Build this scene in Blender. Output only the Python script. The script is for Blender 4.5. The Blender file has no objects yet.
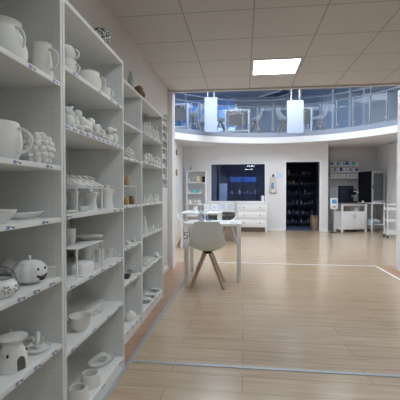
import bpy, bmesh, math, random
from math import sin, cos, pi, radians, sqrt, atan2
from mathutils import Vector, Matrix
random.seed(7)
S = bpy.context.scene
COL = S.collection

# ------------------------------------------------------------------ camera
TH = radians(6.81); CH = 1.165; F = 360.0
cam_d = bpy.data.cameras.new('camera'); cam_d.sensor_width = 36; cam_d.lens = 36 * F / 400
cam = bpy.data.objects.new('camera', cam_d); COL.objects.link(cam)
cam.location = (0, 0, CH); cam.rotation_euler = (radians(90 - 1.11), 0, TH)
cam_d.clip_start = 0.02
S.camera = cam
S.view_settings.view_transform = 'Standard'; S.view_settings.look = 'None'
S.view_settings.gamma = 1; S.view_settings.use_curve_mapping = False
S.view_settings.exposure = 0.0
c_, s_ = cos(TH), sin(TH)
def Xat(u, Y):                       # bearing of column u on the plane y = Y
    k = (u - 200) / F
    return (k * Y * c_ - Y * s_) / (c_ + k * s_)
def Yat(u, X):                       # the same on the plane x = X
    k = (u - 200) / F
    return -X * (c_ + k * s_) / (s_ - k * c_)
def zcof(X, Y): return Y * c_ - X * s_
def Zat(v, X, Y): return CH - (v - 193) * zcof(X, Y) / F

# ------------------------------------------------------------------ materials
MATS = {}
def mat(name, col, rough=0.5, metal=0.0, var=0.04, scale=12.0, bump=0.0, emit=None, estr=0.0, spec=0.5, coat=0.0):
    if name in MATS: return MATS[name]
    m = bpy.data.materials.new(name); m.use_nodes = True
    nt = m.node_tree; b = nt.nodes['Principled BSDF']
    b.inputs['Roughness'].default_value = rough; b.inputs['Metallic'].default_value = metal
    b.inputs['Specular IOR Level'].default_value = spec
    b.inputs['Coat Weight'].default_value = coat
    tc = nt.nodes.new('ShaderNodeTexCoord'); no = nt.nodes.new('ShaderNodeTexNoise')
    no.inputs['Scale'].default_value = scale; no.inputs['Detail'].default_value = 4
    nt.links.new(tc.outputs['Object'], no.inputs['Vector'])
    mx = nt.nodes.new('ShaderNodeMix'); mx.data_type = 'RGBA'
    mx.inputs[6].default_value = tuple(max(0, c * (1 - var)) for c in col) + (1,)
    mx.inputs[7].default_value = tuple(min(1, c * (1 + var)) for c in col) + (1,)
    nt.links.new(no.outputs['Fac'], mx.inputs[0]); nt.links.new(mx.outputs[2], b.inputs['Base Color'])
    if bump:
        bp = nt.nodes.new('ShaderNodeBump'); bp.inputs['Strength'].default_value = bump; bp.inputs['Distance'].default_value = 0.004
        nt.links.new(no.outputs['Fac'], bp.inputs['Height']); nt.links.new(bp.outputs[0], b.inputs['Normal'])
    if emit:
        b.inputs['Emission Color'].default_value = tuple(emit) + (1,); b.inputs['Emission Strength'].default_value = estr
    MATS[name] = m; return m

def glass(name, tint, refl=0.06, rough=0.02, body=None, bodyfac=0.0):
    m = bpy.data.materials.new(name); m.use_nodes = True; nt = m.node_tree
    for n in list(nt.nodes): nt.nodes.remove(n)
    out = nt.nodes.new('ShaderNodeOutputMaterial')
    tr = nt.nodes.new('ShaderNodeBsdfTransparent'); tr.inputs[0].default_value = tuple(tint) + (1,)
    gl = nt.nodes.new('ShaderNodeBsdfGlossy'); gl.inputs['Roughness'].default_value = rough
    gl.inputs[0].default_value = (1, 1, 1, 1)
    lw = nt.nodes.new('ShaderNodeFresnel'); lw.inputs[0].default_value = 1.35 + refl * 2
    mx = nt.nodes.new('ShaderNodeMixShader')
    nt.links.new(lw.outputs[0], mx.inputs[0])
    src = tr
    if body:
        df = nt.nodes.new('ShaderNodeBsdfDiffuse'); df.inputs[0].default_value = tuple(body) + (1,)
        m2 = nt.nodes.new('ShaderNodeMixShader'); m2.inputs[0].default_value = bodyfac
        nt.links.new(tr.outputs[0], m2.inputs[1]); nt.links.new(df.outputs[0], m2.inputs[2]); src = m2
    nt.links.new(src.outputs[0], mx.inputs[1]); nt.links.new(gl.outputs[0], mx.inputs[2])
    nt.links.new(mx.outputs[0], out.inputs[0]); return m

def floor_mat(name, c1, c2, rough):
    m = bpy.data.materials.new(name); m.use_nodes = True; nt = m.node_tree; b = nt.nodes['Principled BSDF']
    tc = nt.nodes.new('ShaderNodeTexCoord')
    br = nt.nodes.new('ShaderNodeTexBrick'); br.offset = 0.37; br.offset_frequency = 2
    br.inputs['Scale'].default_value = 1.0; br.inputs['Brick Width'].default_value = 1.25
    br.inputs['Row Height'].default_value = 0.19; br.inputs['Mortar Size'].default_value = 0.0018
    br.inputs['Color1'].default_value = tuple(c1) + (1,); br.inputs['Color2'].default_value = tuple(c2) + (1,)
    br.inputs['Mortar'].default_value = tuple(c * 0.45 for c in c1) + (1,)
    nt.links.new(tc.outputs['Object'], br.inputs['Vector'])
    mp = nt.nodes.new('ShaderNodeMapping'); mp.inputs['Scale'].default_value = (1.2, 17, 1)
    nt.links.new(tc.outputs['Object'], mp.inputs[0])
    no = nt.nodes.new('ShaderNodeTexNoise'); no.inputs['Scale'].default_value = 1.6; no.inputs['Detail'].default_value = 6
    no.inputs['Roughness'].default_value = 0.6
    nt.links.new(mp.outputs[0], no.inputs['Vector'])
    rp = nt.nodes.new('ShaderNodeValToRGB')
    rp.color_ramp.elements[0].position = .32; rp.color_ramp.elements[0].color = (.80, .74, .68, 1)
    rp.color_ramp.elements[1].position = .68; rp.color_ramp.elements[1].color = (1.06, 1.05, 1.03, 1)
    nt.links.new(no.outputs['Fac'], rp.inputs[0])
    mx = nt.nodes.new('ShaderNodeMix'); mx.data_type = 'RGBA'; mx.blend_type = 'MULTIPLY'; mx.inputs[0].default_value = .85
    nt.links.new(br.outputs['Color'], mx.inputs[6]); nt.links.new(rp.outputs[0], mx.inputs[7])
    nt.links.new(mx.outputs[2], b.inputs['Base Color'])
    n2 = nt.nodes.new('ShaderNodeTexNoise'); n2.inputs['Scale'].default_value = 9
    nt.links.new(mp.outputs[0], n2.inputs['Vector'])
    mr = nt.nodes.new('ShaderNodeMapRange'); mr.inputs[3].default_value = rough * .85; mr.inputs[4].default_value = rough * 1.25
    nt.links.new(n2.outputs['Fac'], mr.inputs[0]); nt.links.new(mr.outputs[0], b.inputs['Roughness'])
    bp = nt.nodes.new('ShaderNodeBump'); bp.inputs['Strength'].default_value = .05; bp.inputs['Distance'].default_value = .002
    nt.links.new(no.outputs['Fac'], bp.inputs['Height']); nt.links.new(bp.outputs[0], b.inputs['Normal'])
    b.inputs['Specular IOR Level'].default_value = .65
    MATS[name] = m; return m

def tile_mat(name, col, x0, px, y0, py):
    m = bpy.data.materials.new(name); m.use_nodes = True; nt = m.node_tree; b = nt.nodes['Principled BSDF']
    tc = nt.nodes.new('ShaderNodeTexCoord'); sp = nt.nodes.new('ShaderNodeSeparateXYZ')
    nt.links.new(tc.outputs['Object'], sp.inputs[0])
    def M(op, a, bb=None):
        n = nt.nodes.new('ShaderNodeMath'); n.operation = op
        for i, v in enumerate((a, bb)):
            if v is None: continue
            if isinstance(v, (int, float)): n.inputs[i].default_value = v
            else: nt.links.new(v, n.inputs[i])
        return n.outputs[0]
    def line(o, a0, p, w):
        f = M('FRACT', M('DIVIDE', M('SUBTRACT', o, a0 - 10 * p - w / 2), p))
        return M('LESS_THAN', f, w / p)
    l = M('MAXIMUM', line(sp.outputs[0], x0, px, .014), line(sp.outputs[1], y0, py, .014))
    no = nt.nodes.new('ShaderNodeTexNoise'); no.inputs['Scale'].default_value = 90; no.inputs['Detail'].default_value = 3
    nt.links.new(tc.outputs['Object'], no.inputs['Vector'])
    m0 = nt.nodes.new('ShaderNodeMix'); m0.data_type = 'RGBA'
    m0.inputs[6].default_value = tuple(c * .93 for c in col) + (1,); m0.inputs[7].default_value = tuple(col) + (1,)
    nt.links.new(no.outputs['Fac'], m0.inputs[0])
    m1 = nt.nodes.new('ShaderNodeMix'); m1.data_type = 'RGBA'
    nt.links.new(l, m1.inputs[0]); nt.links.new(m0.outputs[2], m1.inputs[6])
    m1.inputs[7].default_value = tuple(c * .62 for c in col) + (1,)
    nt.links.new(m1.outputs[2], b.inputs['Base Color'])
    b.inputs['Roughness'].default_value = .85
    bp = nt.nodes.new('ShaderNodeBump'); bp.inputs['Strength'].default_value = .25; bp.inputs['Distance'].default_value = .003
    nt.links.new(no.outputs['Fac'], bp.inputs['Height']); nt.links.new(bp.outputs[0], b.inputs['Normal'])
    return m

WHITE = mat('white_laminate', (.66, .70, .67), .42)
EDGE = mat('white_edge', (.84, .85, .85), .4)
BISQ = mat('bisque_ceramic', (.86, .855, .83), .75, bump=.05, scale=40)
BISQ2 = mat('bisque_warm', (.83, .805, .765), .8, bump=.05, scale=40)
GLAZE = mat('white_glaze', (.86, .87, .87), .22)
DARK = mat('dark_void', (.03, .03, .035), .7)
HOLE = mat('shelf_pin_hole', (.2, .2, .2), .8)
BLUEINK = mat('blue_ink', (.10, .14, .42), .6)
PAPER = mat('paper', (.88, .89, .91), .7)
METALW = mat('white_metal', (.84, .85, .86), .35)
STEEL = mat('brushed_steel', (.50, .54, .60), .35, .6)
ALU = mat('aluminium_strip', (.40, .42, .45), .4, .4)
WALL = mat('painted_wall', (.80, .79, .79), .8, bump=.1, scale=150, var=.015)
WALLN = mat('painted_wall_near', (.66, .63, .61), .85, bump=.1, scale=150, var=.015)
TRIM = mat('white_trim', (.86, .86, .86), .45)
SHELL = mat('seat_plastic', (.80, .81, .80), .38)
SHELLG = mat('seat_plastic_warm', (.76, .80, .775), .42)
BEECH = mat('beech_wood', (.46, .33, .23), .5, var=.18, scale=18)
BLACK = mat('black_plastic', (.010, .011, .014), .6, spec=.08)
NAVY = mat('navy_metal', (.015, .025, .14), .5)
DKBLUE = mat('blue_bin', (.05, .20, .60), .5)
TEAL = mat('teal_plastic', (.10, .50, .52), .5)
GREEN = mat('green_leaf', (.08, .22, .09), .6)
YEL = mat('yellow_card', (.62, .56, .28), .6)
BROWN = mat('brown_wood', (.30, .17, .09), .6, var=.25, scale=25)
PEACH = mat('peach_fabric', (.74, .66, .60), .9, bump=.3, scale=120)
CARD = mat('cardboard', (.42, .28, .18), .8)
GREYP = mat('grey_plastic', (.42, .42, .42), .55)
COUNTER = mat('grey_worktop', (.22, .20, .20), .4)
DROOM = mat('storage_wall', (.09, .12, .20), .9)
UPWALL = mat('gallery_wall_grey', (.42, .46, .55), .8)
UPLIGHT = mat('gallery_wall_pale', (.86, .87, .90), .8)
TAUPE = mat('taupe_board', (.24, .20, .165), .7)
GREYGL = mat('grey_green_glaze', (.42, .47, .44), .35)
AMBER = mat('amber_ceramic', (.55, .36, .16), .4)
LAMP = mat('lamp_diffuser', (.9, .95, 1), .5, emit=(.86, .96, 1.0), estr=17.0)
FILLU = mat('fill_diffuser_cool', (.9, .95, 1), .5, emit=(.86, .93, 1.0), estr=10.0)  # glow of the added lamps above the well
GLS = glass('window_glass', (.80, .88, .98), .10)
RGL = glass('railing_glass', (.88, .93, .98), -.06, body=(.55, .68, .85), bodyfac=.02)
CLR = glass('clear_glass', (.9, .93, .95), .1, body=(.8, .85, .9), bodyfac=.12)
BGLS = glass('blue_glass', (.75, .85, 1), .1)
FLOOR = floor_mat('oak_laminate', (.60, .465, .335), (.555, .43, .305), .17)
FLOORR = floor_mat('red_oak_laminate', (.47, .285, .185), (.41, .24, .155), .30)
CEIL = tile_mat('ceiling_tiles', (.64, .625, .61), .09, .615, 4.29, .577)

# ------------------------------------------------------------------ mesh helpers
def bm_(): return bmesh.new()
def setmi(bm, n0, mi):
    if mi:
        bm.faces.ensure_lookup_table()
        for f in bm.faces[n0:]: f.material_index = mi
def box(bm, x0, x1, y0, y1, z0, z1, mi=0, bev=0, M=None):
    n0 = len(bm.faces)
    r = bmesh.ops.create_cube(bm, size=1)
    for v in r['verts']:
        v.co = Vector(((x0 + x1) / 2 + v.co.x * (x1 - x0), (y0 + y1) / 2 + v.co.y * (y1 - y0), (z0 + z1) / 2 + v.co.z * (z1 - z0)))
    vs = r['verts']
    if bev:
        es = list({e for v in vs for e in v.link_edges})
        rr = bmesh.ops.bevel(bm, geom=es, offset=bev, segments=2, profile=.5, affect='EDGES')
        vs = list({v for f in bm.faces[n0:] for v in f.verts}) if n0 == 0 else list(rr['verts'])
    if M is not None:
        for v in set(vs): v.co = M @ v.co
    setmi(bm, n0, mi); return bm
def tube(bm, pts, r, seg=10, mi=0, closed=False, r1=None):
    n0 = len(bm.faces); pts = [Vector(p) for p in pts]; rings = []; n = len(pts); up = None
    for i, p in enumerate(pts):
        if closed: t = pts[(i + 1) % n] - pts[i - 1]
        else: t = pts[min(i + 1, n - 1)] - pts[max(i - 1, 0)]
        t.normalize()
        if up is None:
            up = Vector((0, 0, 1)) if abs(t.z) < .9 else Vector((1, 0, 0))
        a = t.cross(up).normalized(); b = a.cross(t).normalized(); up = b
        rr = r if r1 is None else r + (r1 - r) * i / (n - 1)
        rings.append([bm.verts.new(p + (a * cos(2 * pi * j / seg) + b * sin(2 * pi * j / seg)) * rr) for j in range(seg)])
    m = n if closed else n - 1
    for i in range(m):
        A, B = rings[i], rings[(i + 1) % n]
        for j in range(seg): bm.faces.new((A[j], A[(j + 1) % seg], B[(j + 1) % seg], B[j]))
    if not closed:
        bm.faces.new(rings[0][::-1]); bm.faces.new(rings[-1])
    setmi(bm, n0, mi); return bm
def lathe(bm, prof, seg=28, mod=None, mi=0, off=(0, 0, 0)):
    """prof: (r, z) list from outer bottom round to wherever; r==0 closes."""
    n0 = len(bm.faces); rings = []; ox, oy, oz = off
    for (r, z) in prof:
        if r < 1e-6: rings.append([bm.verts.new((ox, oy, oz + z))])
        else:
            ring = []
            for j in range(seg):
                a = 2 * pi * j / seg; q = r * (mod(a, z) if mod else 1)
                ring.append(bm.verts.new((ox + q * cos(a), oy + q * sin(a), oz + z)))
            rings.append(ring)
    for A, B in zip(rings, rings[1:]):
        if len(A) == 1 and len(B) == 1: continue
        for j in range(seg):
            k = (j + 1) % seg
            if len(A) == 1: bm.faces.new((A[0], B[k], B[j]))
            elif len(B) == 1: bm.faces.new((A[j], A[k], B[0]))
            else: bm.faces.new((A[j], A[k], B[k], B[j]))
    setmi(bm, n0, mi); return bm
def ell(bm, c, r, mi=0, seg=16, rot=None):
    n0 = len(bm.faces)
    res = bmesh.ops.create_uvsphere(bm, u_segments=seg, v_segments=max(6, seg // 2 + 2), radius=1)
    for v in res['verts']:
        p = Vector((v.co.x * r[0], v.co.y * r[1], v.co.z * r[2]))
        if rot is not None: p = rot @ p
        v.co = p + Vector(c)
    setmi(bm, n0, mi); return bm
def ry(a): return Matrix.Rotation(a, 3, 'Y')
def rz(a): return Matrix.Rotation(a, 3, 'Z')
def prism(bm, poly, axis, a0, a1, mi=0):
    """extrude a 2-D polygon along an axis ('x','y','z')."""
    n0 = len(bm.faces)
    def P(p, a): return {'x': (a, p[0], p[1]), 'y': (p[0], a, p[1]), 'z': (p[0], p[1], a)}[axis]
    A = [bm.verts.new(P(p, a0)) for p in poly]; B = [bm.verts.new(P(p, a1)) for p in poly]
    bm.faces.new(A[::-1]); bm.faces.new(B)
    for i in range(len(poly)):
        j = (i + 1) % len(poly); bm.faces.new((A[i], A[j], B[j], B[i]))
    setmi(bm, n0, mi); return bm
def arc(c, r, a0, a1, n, plane='xz', sq=1.0):
    out = []
    for i in range(n + 1):
        a = a0 + (a1 - a0) * i / n
        p = (r * cos(a) * sq, r * sin(a))
        out.append({'xz': (c[0] + p[0], c[1], c[2] + p[1]), 'yz': (c[0], c[1] + p[0], c[2] + p[1]), 'xy': (c[0] + p[0], c[1] + p[1], c[2])}[plane])
    return out
SMOOTH_ANG = radians(38)
def obj(name, bm, m, parent=None, smooth=True, loc=None, rot=0):
    bmesh.ops.recalc_face_normals(bm, faces=bm.faces)
    me = bpy.data.meshes.new(name); bm.to_mesh(me); bm.free()
    for mm in (m if isinstance(m, (list, tuple)) else [m]): me.materials.append(mm)
    if smooth:
        for p in me.polygons: p.use_smooth = True
        try: me.set_sharp_from_angle(angle=SMOOTH_ANG)
        except Exception: pass
    o = bpy.data.objects.new(name, me); COL.objects.link(o)
    if parent: o.parent = parent
    if loc is not None: o.location = loc
    if rot: o.rotation_euler = (0, 0, rot)
    return o
def thing(name, label, cat, loc=(0, 0, 0), rot=0, group=None):
    o = bpy.data.objects.new(name, None); COL.objects.link(o); o.empty_display_size = .05
    o.location = loc; o.rotation_euler = (0, 0, rot); o['label'] = label; o['category'] = cat
    if group: o['group'] = group
    return o
def tag(o, label, cat, group=None):
    o['label'] = label; o['category'] = cat
    if group: o['group'] = group
    return o
def struct(name, bm, m, smooth=False):
    o = obj(name, bm, m, smooth=smooth); o['kind'] = 'structure'; return o
def dup(root, loc, rot=None, label=None, group=None, scale=None):
    r = root.copy(); COL.objects.link(r); r.location = loc
    if rot is not None: r.rotation_euler = (0, 0, rot)
    if scale: r.scale = (scale,) * 3
    if label: r['label'] = label
    if group: r['group'] = group
    for ch in list(root.children):
        c = ch.copy(); COL.objects.link(c); c.parent = r
        for g in list(ch.children):
            d = g.copy(); COL.objects.link(d); d.parent = c
    return r

# ------------------------------------------------------------------ the setting
ZC = 2.735; ZS = 2.63; ZF = 2.93; ZU = 4.65
WX = -1.14; YB = 11.3; LX = -1.87; RX = 4.3; RY = 12.3; EY = 5.5
# floor: pale planks, with red planks along both sides of the front room
b = bm_(); box(b, -.775, 2.1, -3, 6.0, -.1, 0); box(b, -3.3, 5.6, 6.0, 14.4, -.1, 0)
struct('floor', b, FLOOR)
b = bm_(); box(b, -1.3, -.775, -3, 6.0, -.1, 0); box(b, 2.1, 5.6, -3, 6.0, -.1, 0)
struct('floor_red_planks', b, FLOORR)
b = bm_(); box(b, -.792, -.758, -3, 6.0, 0, .004, bev=.0015); struct('trim_1', b, ALU)
b = bm_(); box(b, -.757, 5.5, 2.383, 2.417, 0, .004, bev=.0015); struct('trim_2', b, ALU)
b = bm_(); box(b, -.757, 2.1, 5.985, 6.015, 0, .004, bev=.0015); struct('trim_3', b, EDGE)
b = bm_(); box(b, 2.085, 2.115, 2.42, 5.984, 0, .004, bev=.0015); struct('trim_4', b, EDGE)
# front room
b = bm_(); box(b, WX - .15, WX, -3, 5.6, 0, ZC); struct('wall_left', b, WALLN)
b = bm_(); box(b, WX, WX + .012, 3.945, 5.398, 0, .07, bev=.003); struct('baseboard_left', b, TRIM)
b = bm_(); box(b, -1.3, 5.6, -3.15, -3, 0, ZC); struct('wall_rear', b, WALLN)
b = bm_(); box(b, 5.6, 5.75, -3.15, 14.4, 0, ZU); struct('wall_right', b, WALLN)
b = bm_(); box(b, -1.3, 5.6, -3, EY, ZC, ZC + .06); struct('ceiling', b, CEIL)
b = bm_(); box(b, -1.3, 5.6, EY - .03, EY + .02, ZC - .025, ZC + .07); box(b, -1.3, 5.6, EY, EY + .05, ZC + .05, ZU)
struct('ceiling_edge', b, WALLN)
b = bm_(); box(b, WX - .1, -1.068, 5.4, 5.6, 0, ZC - .026); box(b, -1.145, -1.06, 5.392, 5.608, 0, .07); struct('wall_pillar_left', b, WALL)
b = bm_(); box(b, 2.325, 2.69, 5.45, 5.8, 0, ZC - .026); struct('wall_pillar_right', b, WALL)
# ceiling-to-wall angle
b = bm_(); box(b, WX, WX + .02, -3, 5.4, ZC - .006, ZC); struct('trim_5', b, WALLN)

# hall: back wall with window and door openings
wx0, wx1, wz0, wz1 = Xat(210, YB), Xat(266, YB), .88, 2.10
dx0, dx1, dz1 = Xat(286, YB), Xat(319.3, YB), 2.11
cx = Xat(328, YB)
b = bm_()
box(b, -2.7, wx0, YB, YB + .12, 0, ZS)
box(b, wx0, wx1, YB, YB + .12, 0, wz0); box(b, wx0, wx1, YB, YB + .12, wz1, ZS)
box(b, wx1, dx0, YB, YB + .12, 0, ZS); box(b, dx0, dx1, YB, YB + .12, dz1, ZS)
box(b, dx1, cx, YB, YB + .12, 0, ZS)
struct('wall_back', b, WALL)
b = bm_(); box(b, cx - .1, cx, YB + .12, RY, 0, ZS); box(b, cx - .1, RX + .1, RY, RY + .1, 0, ZS); struct('wall_alcove', b, mat('alcove_wall_shade', (.66, .65, .65), .85, bump=.1, scale=150, var=.015))  # alcove shade put into the wall colour, greyer than the hall walls
b = bm_(); box(b, RX, RX + .1, 5.9, RY, 0, ZS); struct('wall_hall_right', b, WALL)
b = bm_(); box(b, RX + .1, 5.6, 5.9, 6.0, 0, ZS); struct('wall_hall_corner', b, WALL)
b = bm_(); box(b, -2.7, LX, 5.75, YB, 0, ZS); struct('wall_hall_left', b, WALL)
b = bm_(); box(b, LX, WX - .1, 5.601, 5.75, 0, ZS); struct('wall_hall_return', b, WALL)
b = bm_()
for (x0, x1) in ((LX, Xat(213, YB)), (wx1 + .1, dx0 - .075), (dx1 + .075, cx)):
    box(b, x0, x1, YB - .014, YB, 0, .08, bev=.003)
struct('baseboard_back', b, TRIM)
b = bm_(); box(b, RX - .014, RX, 6, RY, 0, .08, bev=.003); struct('baseboard_right', b, TRIM)
# door lining and casing
b = bm_()
box(b, dx0 - .07, dx0, YB - .02, YB + .13, 0, dz1 + .07, bev=.004)
box(b, dx1, dx1 + .07, YB - .02, YB + .13, 0, dz1 + .07, bev=.004)
box(b, dx0, dx1, YB - .02, YB + .13, dz1, dz1 + .07, bev=.004)
struct('door_1', b, TRIM)
# window into the store room
w = bm_()
fr = .035
box(w, wx0 - .0, wx0 + fr, YB - .01, YB + .12, wz0, wz1); box(w, wx1 - fr, wx1, YB - .01, YB + .12, wz0, wz1)
box(w, wx0 + fr, wx1 - fr, YB - .01, YB + .12, wz0, wz0 + fr); box(w, wx0 + fr, wx1 - fr, YB - .01, YB + .12, wz1 - fr, wz1)
wo = struct('window_1', w, TRIM)
b = bm_(); box(b, wx0 + fr, wx1 - fr, YB + .05, YB + .056, wz0 + fr, wz1 - fr); o = obj('pane', b, GLS, wo)
# store room
b = bm_()
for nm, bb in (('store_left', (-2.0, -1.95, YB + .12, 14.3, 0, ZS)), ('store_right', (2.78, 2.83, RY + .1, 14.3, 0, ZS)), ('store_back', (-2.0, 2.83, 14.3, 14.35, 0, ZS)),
               ('store_side', (cx - .12, cx - .101, YB + .12, RY + .1, 0, ZS)), ('store_light_block', (1.0, 1.05, YB + .12, 14.3, 0, ZS))):  # last panel is added, to block the window-side light from the doorway
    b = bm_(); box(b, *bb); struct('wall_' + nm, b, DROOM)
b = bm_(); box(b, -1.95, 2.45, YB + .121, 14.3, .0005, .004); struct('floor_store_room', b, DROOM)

# gallery slab with a round well
GX, GY, GR = .788, 7.396, 3.38
def outer(a):
    x0, x1, y0, y1 = -3.3, 5.6, EY + .05, 14.4
    dx, dy = cos(a), sin(a); t = 1e9
    if dx > 1e-9: t = min(t, (x1 - GX) / dx)
    if dx < -1e-9: t = min(t, (x0 - GX) / dx)
    if dy > 1e-9: t = min(t, (y1 - GY) / dy)
    if dy < -1e-9: t = min(t, (y0 - GY) / dy)
    return GX + dx * t, GY + dy * t
a0 = math.asin((EY + .05 - GY) / GR)
angs = [a0 + (pi - 2 * a0) * i / 90 for i in range(91)]
angs += [atan2(14.4 - GY, 5.6 - GX), atan2(14.4 - GY, -3.3 - GX)]
angs.sort()
def slab(z0, z1, rin=GR):
    b = bm_(); R = []
    for a in angs:
        x, y = GX + rin * cos(a), GY + rin * sin(a); ox, oy = outer(a)
        if (ox - GX) ** 2 + (oy - GY) ** 2 < rin * rin: ox, oy = x, y
        R.append([b.verts.new((x, y, z0)), b.verts.new((x, y, z1)), b.verts.new((ox, oy, z1)), b.verts.new((ox, oy, z0))])
    for A, B in zip(R, R[1:]):
        for i in range(4):
            j = (i + 1) % 4
            try: b.faces.new((A[i], B[i], B[j], A[j]))
            except Exception: pass
    bmesh.ops.remove_doubles(b, verts=b.verts, dist=1e-5)
    return b
struct('gallery_floor', slab(ZS, ZF, GR + .035), WALL, smooth=False)
def ringwall(r0, r1, z0, z1, A=None):
    b = bm_(); R = []
    for a in (A or angs):
        R.append([b.verts.new((GX + r * cos(a), GY + r * sin(a), z)) for r, z in ((r0, z0), (r0, z1), (r1, z1), (r1, z0))])
    for P, Q in zip(R, R[1:]):
        for i in range(4): b.faces.new((P[i], Q[i], Q[(i + 1) % 4], P[(i + 1) % 4]))
    b.faces.new(R[0]); b.faces.new(R[-1][::-1]); return b
struct('trim_6', ringwall(GR, GR + .034, ZS - .005, 2.80), TRIM, smooth=True)

# upper storey shell
UB = 13.2
ux0, ux1 = -3.3, Xat(236, UB)
b = bm_()
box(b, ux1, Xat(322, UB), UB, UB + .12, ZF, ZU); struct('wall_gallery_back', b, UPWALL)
b = bm_(); box(b, Xat(322, UB), 5.6, UB, UB + .12, ZF, ZU); struct('wall_gallery_right', b, UPLIGHT)
b = bm_(); box(b, -3.45, -3.3, 5.5, 14.4, ZF, ZF + .25); box(b, -3.45, -3.3, 5.5, 14.4, ZU - .1, ZU); 
struct('wall_gallery_left', b, UPWALL)
b = bm_(); box(b, -3.45, 5.75, 5.5, 14.4, ZU, ZU + .1); struct('ceiling_gallery', b, UPWALL)
b = bm_(); box(b, -3.45, -2.7, 5.5, 14.4, -.1, ZS); struct('wall_outer_left', b, WALL)
# gallery glazing at the left, looking out on the blue evening
wq = bm_(); box(wq, ux0, ux1, UB, UB + .1, ZF, ZF + .12); box(wq, ux0, ux1, UB, UB + .1, ZU - .08, ZU)
for u in (184, 236):
    x = Xat(u, UB); box(wq, x - .05, x, UB, UB + .1, ZF + .12, ZU - .08)
w2 = struct('window_2', wq, STEEL)
b = bm_(); box(b, ux0, ux1, UB + .04, UB + .05, ZF + .12, ZU - .08); obj('pane', b, BGLS, w2)
wq = bm_(); box(wq, -3.42, -3.34, 5.6, UB, ZF + .25, ZF + .31); box(wq, -3.42, -3.34, 9.3, 9.36, ZF + .31, ZU - .1)
w3 = struct('window_3', wq, STEEL)
b = bm_(); box(b, -3.385, -3.375, 5.6, UB, ZF + .31, ZU - .1); obj('pane', b, BGLS, w3)
# glazed partition at the gallery's right
t = struct('window_4', (lambda b: [box(b, Xat(u, 12.6) - .03, Xat(u, 12.6) + .03, 12.6, 12.66, ZF, ZU) for u in (300, 332, 349, 363)][0])(bm_()), UPLIGHT)
b = bm_(); box(b, Xat(300, 12.6), Xat(363, 12.6), 12.625, 12.63, ZF, ZU); obj('pane', b, RGL, t)
# roof light strip
def cw(u, v, z):   # where the ray through (u, v) meets height z
    zc = (z - CH) * F / (193 - v); xc = (u - 200) / F * zc
    return Vector((xc * c_ - zc * s_, zc * c_ + xc * s_, z))
A, B = cw(256, 100.5, ZU), cw(286, 91.5, ZU)
d = (B - A).normalized(); n = Vector((-d.y, d.x, 0))
sk = bm_()
def strip(bm, A, B, w0, w1, z0, z1):
    P = [A + n * w0, B + n * w0, B + n * w1, A + n * w1]
    prism(bm, [(p.x, p.y) for p in P], 'z', z0, z1)
strip(sk, A, B, -.30, -.22, ZU - .04, ZU - .001); strip(sk, A, B, .22, .30, ZU - .04, ZU - .001)
w5 = struct('window_5', sk, UPLIGHT)
sk = bm_(); strip(sk, A, B, -.22, .22, ZU - .02, ZU - .001)
obj('pane', sk, mat('night_blue_pane', (.02, .07, .22), .15), w5)

# ------------------------------------------------------------------ ceiling lamps, some of them added
def ceiling_lamp(x, y, z, sx, sy, label, lm, grp=None):
    t = thing('ceiling_light', label, 'ceiling light', (x, y, z), 0, grp)
    b = bm_(); w = .018
    box(b, -sx, sx, -sy, -sy + w, -.012, 0); box(b, -sx, sx, sy - w, sy, -.012, 0)
    box(b, -sx, -sx + w, -sy + w, sy - w, -.012, 0); box(b, sx - w, sx, -sy + w, sy - w, -.012, 0)
    obj('frame', b, METALW, t)
    b = bm_(); box(b, -sx + w, sx - w, -sy + w, sy - w, -.008, -.002); obj('diffuser', b, lm, t)
    return t
ceiling_lamp(.397, 4.575, ZC, .285, .268, 'square white panel light lit in the tiled ceiling', LAMP)
for i, (x, y) in enumerate(((.397, 1.69), (.397, -1.2), (2.857, 4.575), (2.857, 1.69), (2.857, -1.2))):
    ceiling_lamp(x, y, ZC, .285, .268, 'panel light in the front room ceiling, outside the photo', LAMP, 'front room ceiling panels outside the view')
for x, y in ((-.9, 6.7), (.8, 6.7), (2.5, 6.7), (-.9, 8.6), (.8, 8.6), (2.5, 8.6)):
    ceiling_lamp(x, y, ZU, .6, .6, 'added unseen panel light in the high ceiling over the round well', FILLU, 'added panel lights over the well')  # unseen lamps added to brighten the hall and its back wall
for x in (-.6, 2.6, 4.4):
    ceiling_lamp(x, 10.35, ZU, .5, .5, 'added unseen panel light in the high ceiling over the gallery walkway', mat('fill_diffuser_soft', (.9, .95, 1), .5, emit=(.86, .93, 1.0), estr=2.8), 'added panel lights over the gallery walkway')  # added out of sight to brighten the upper gallery walls

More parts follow.
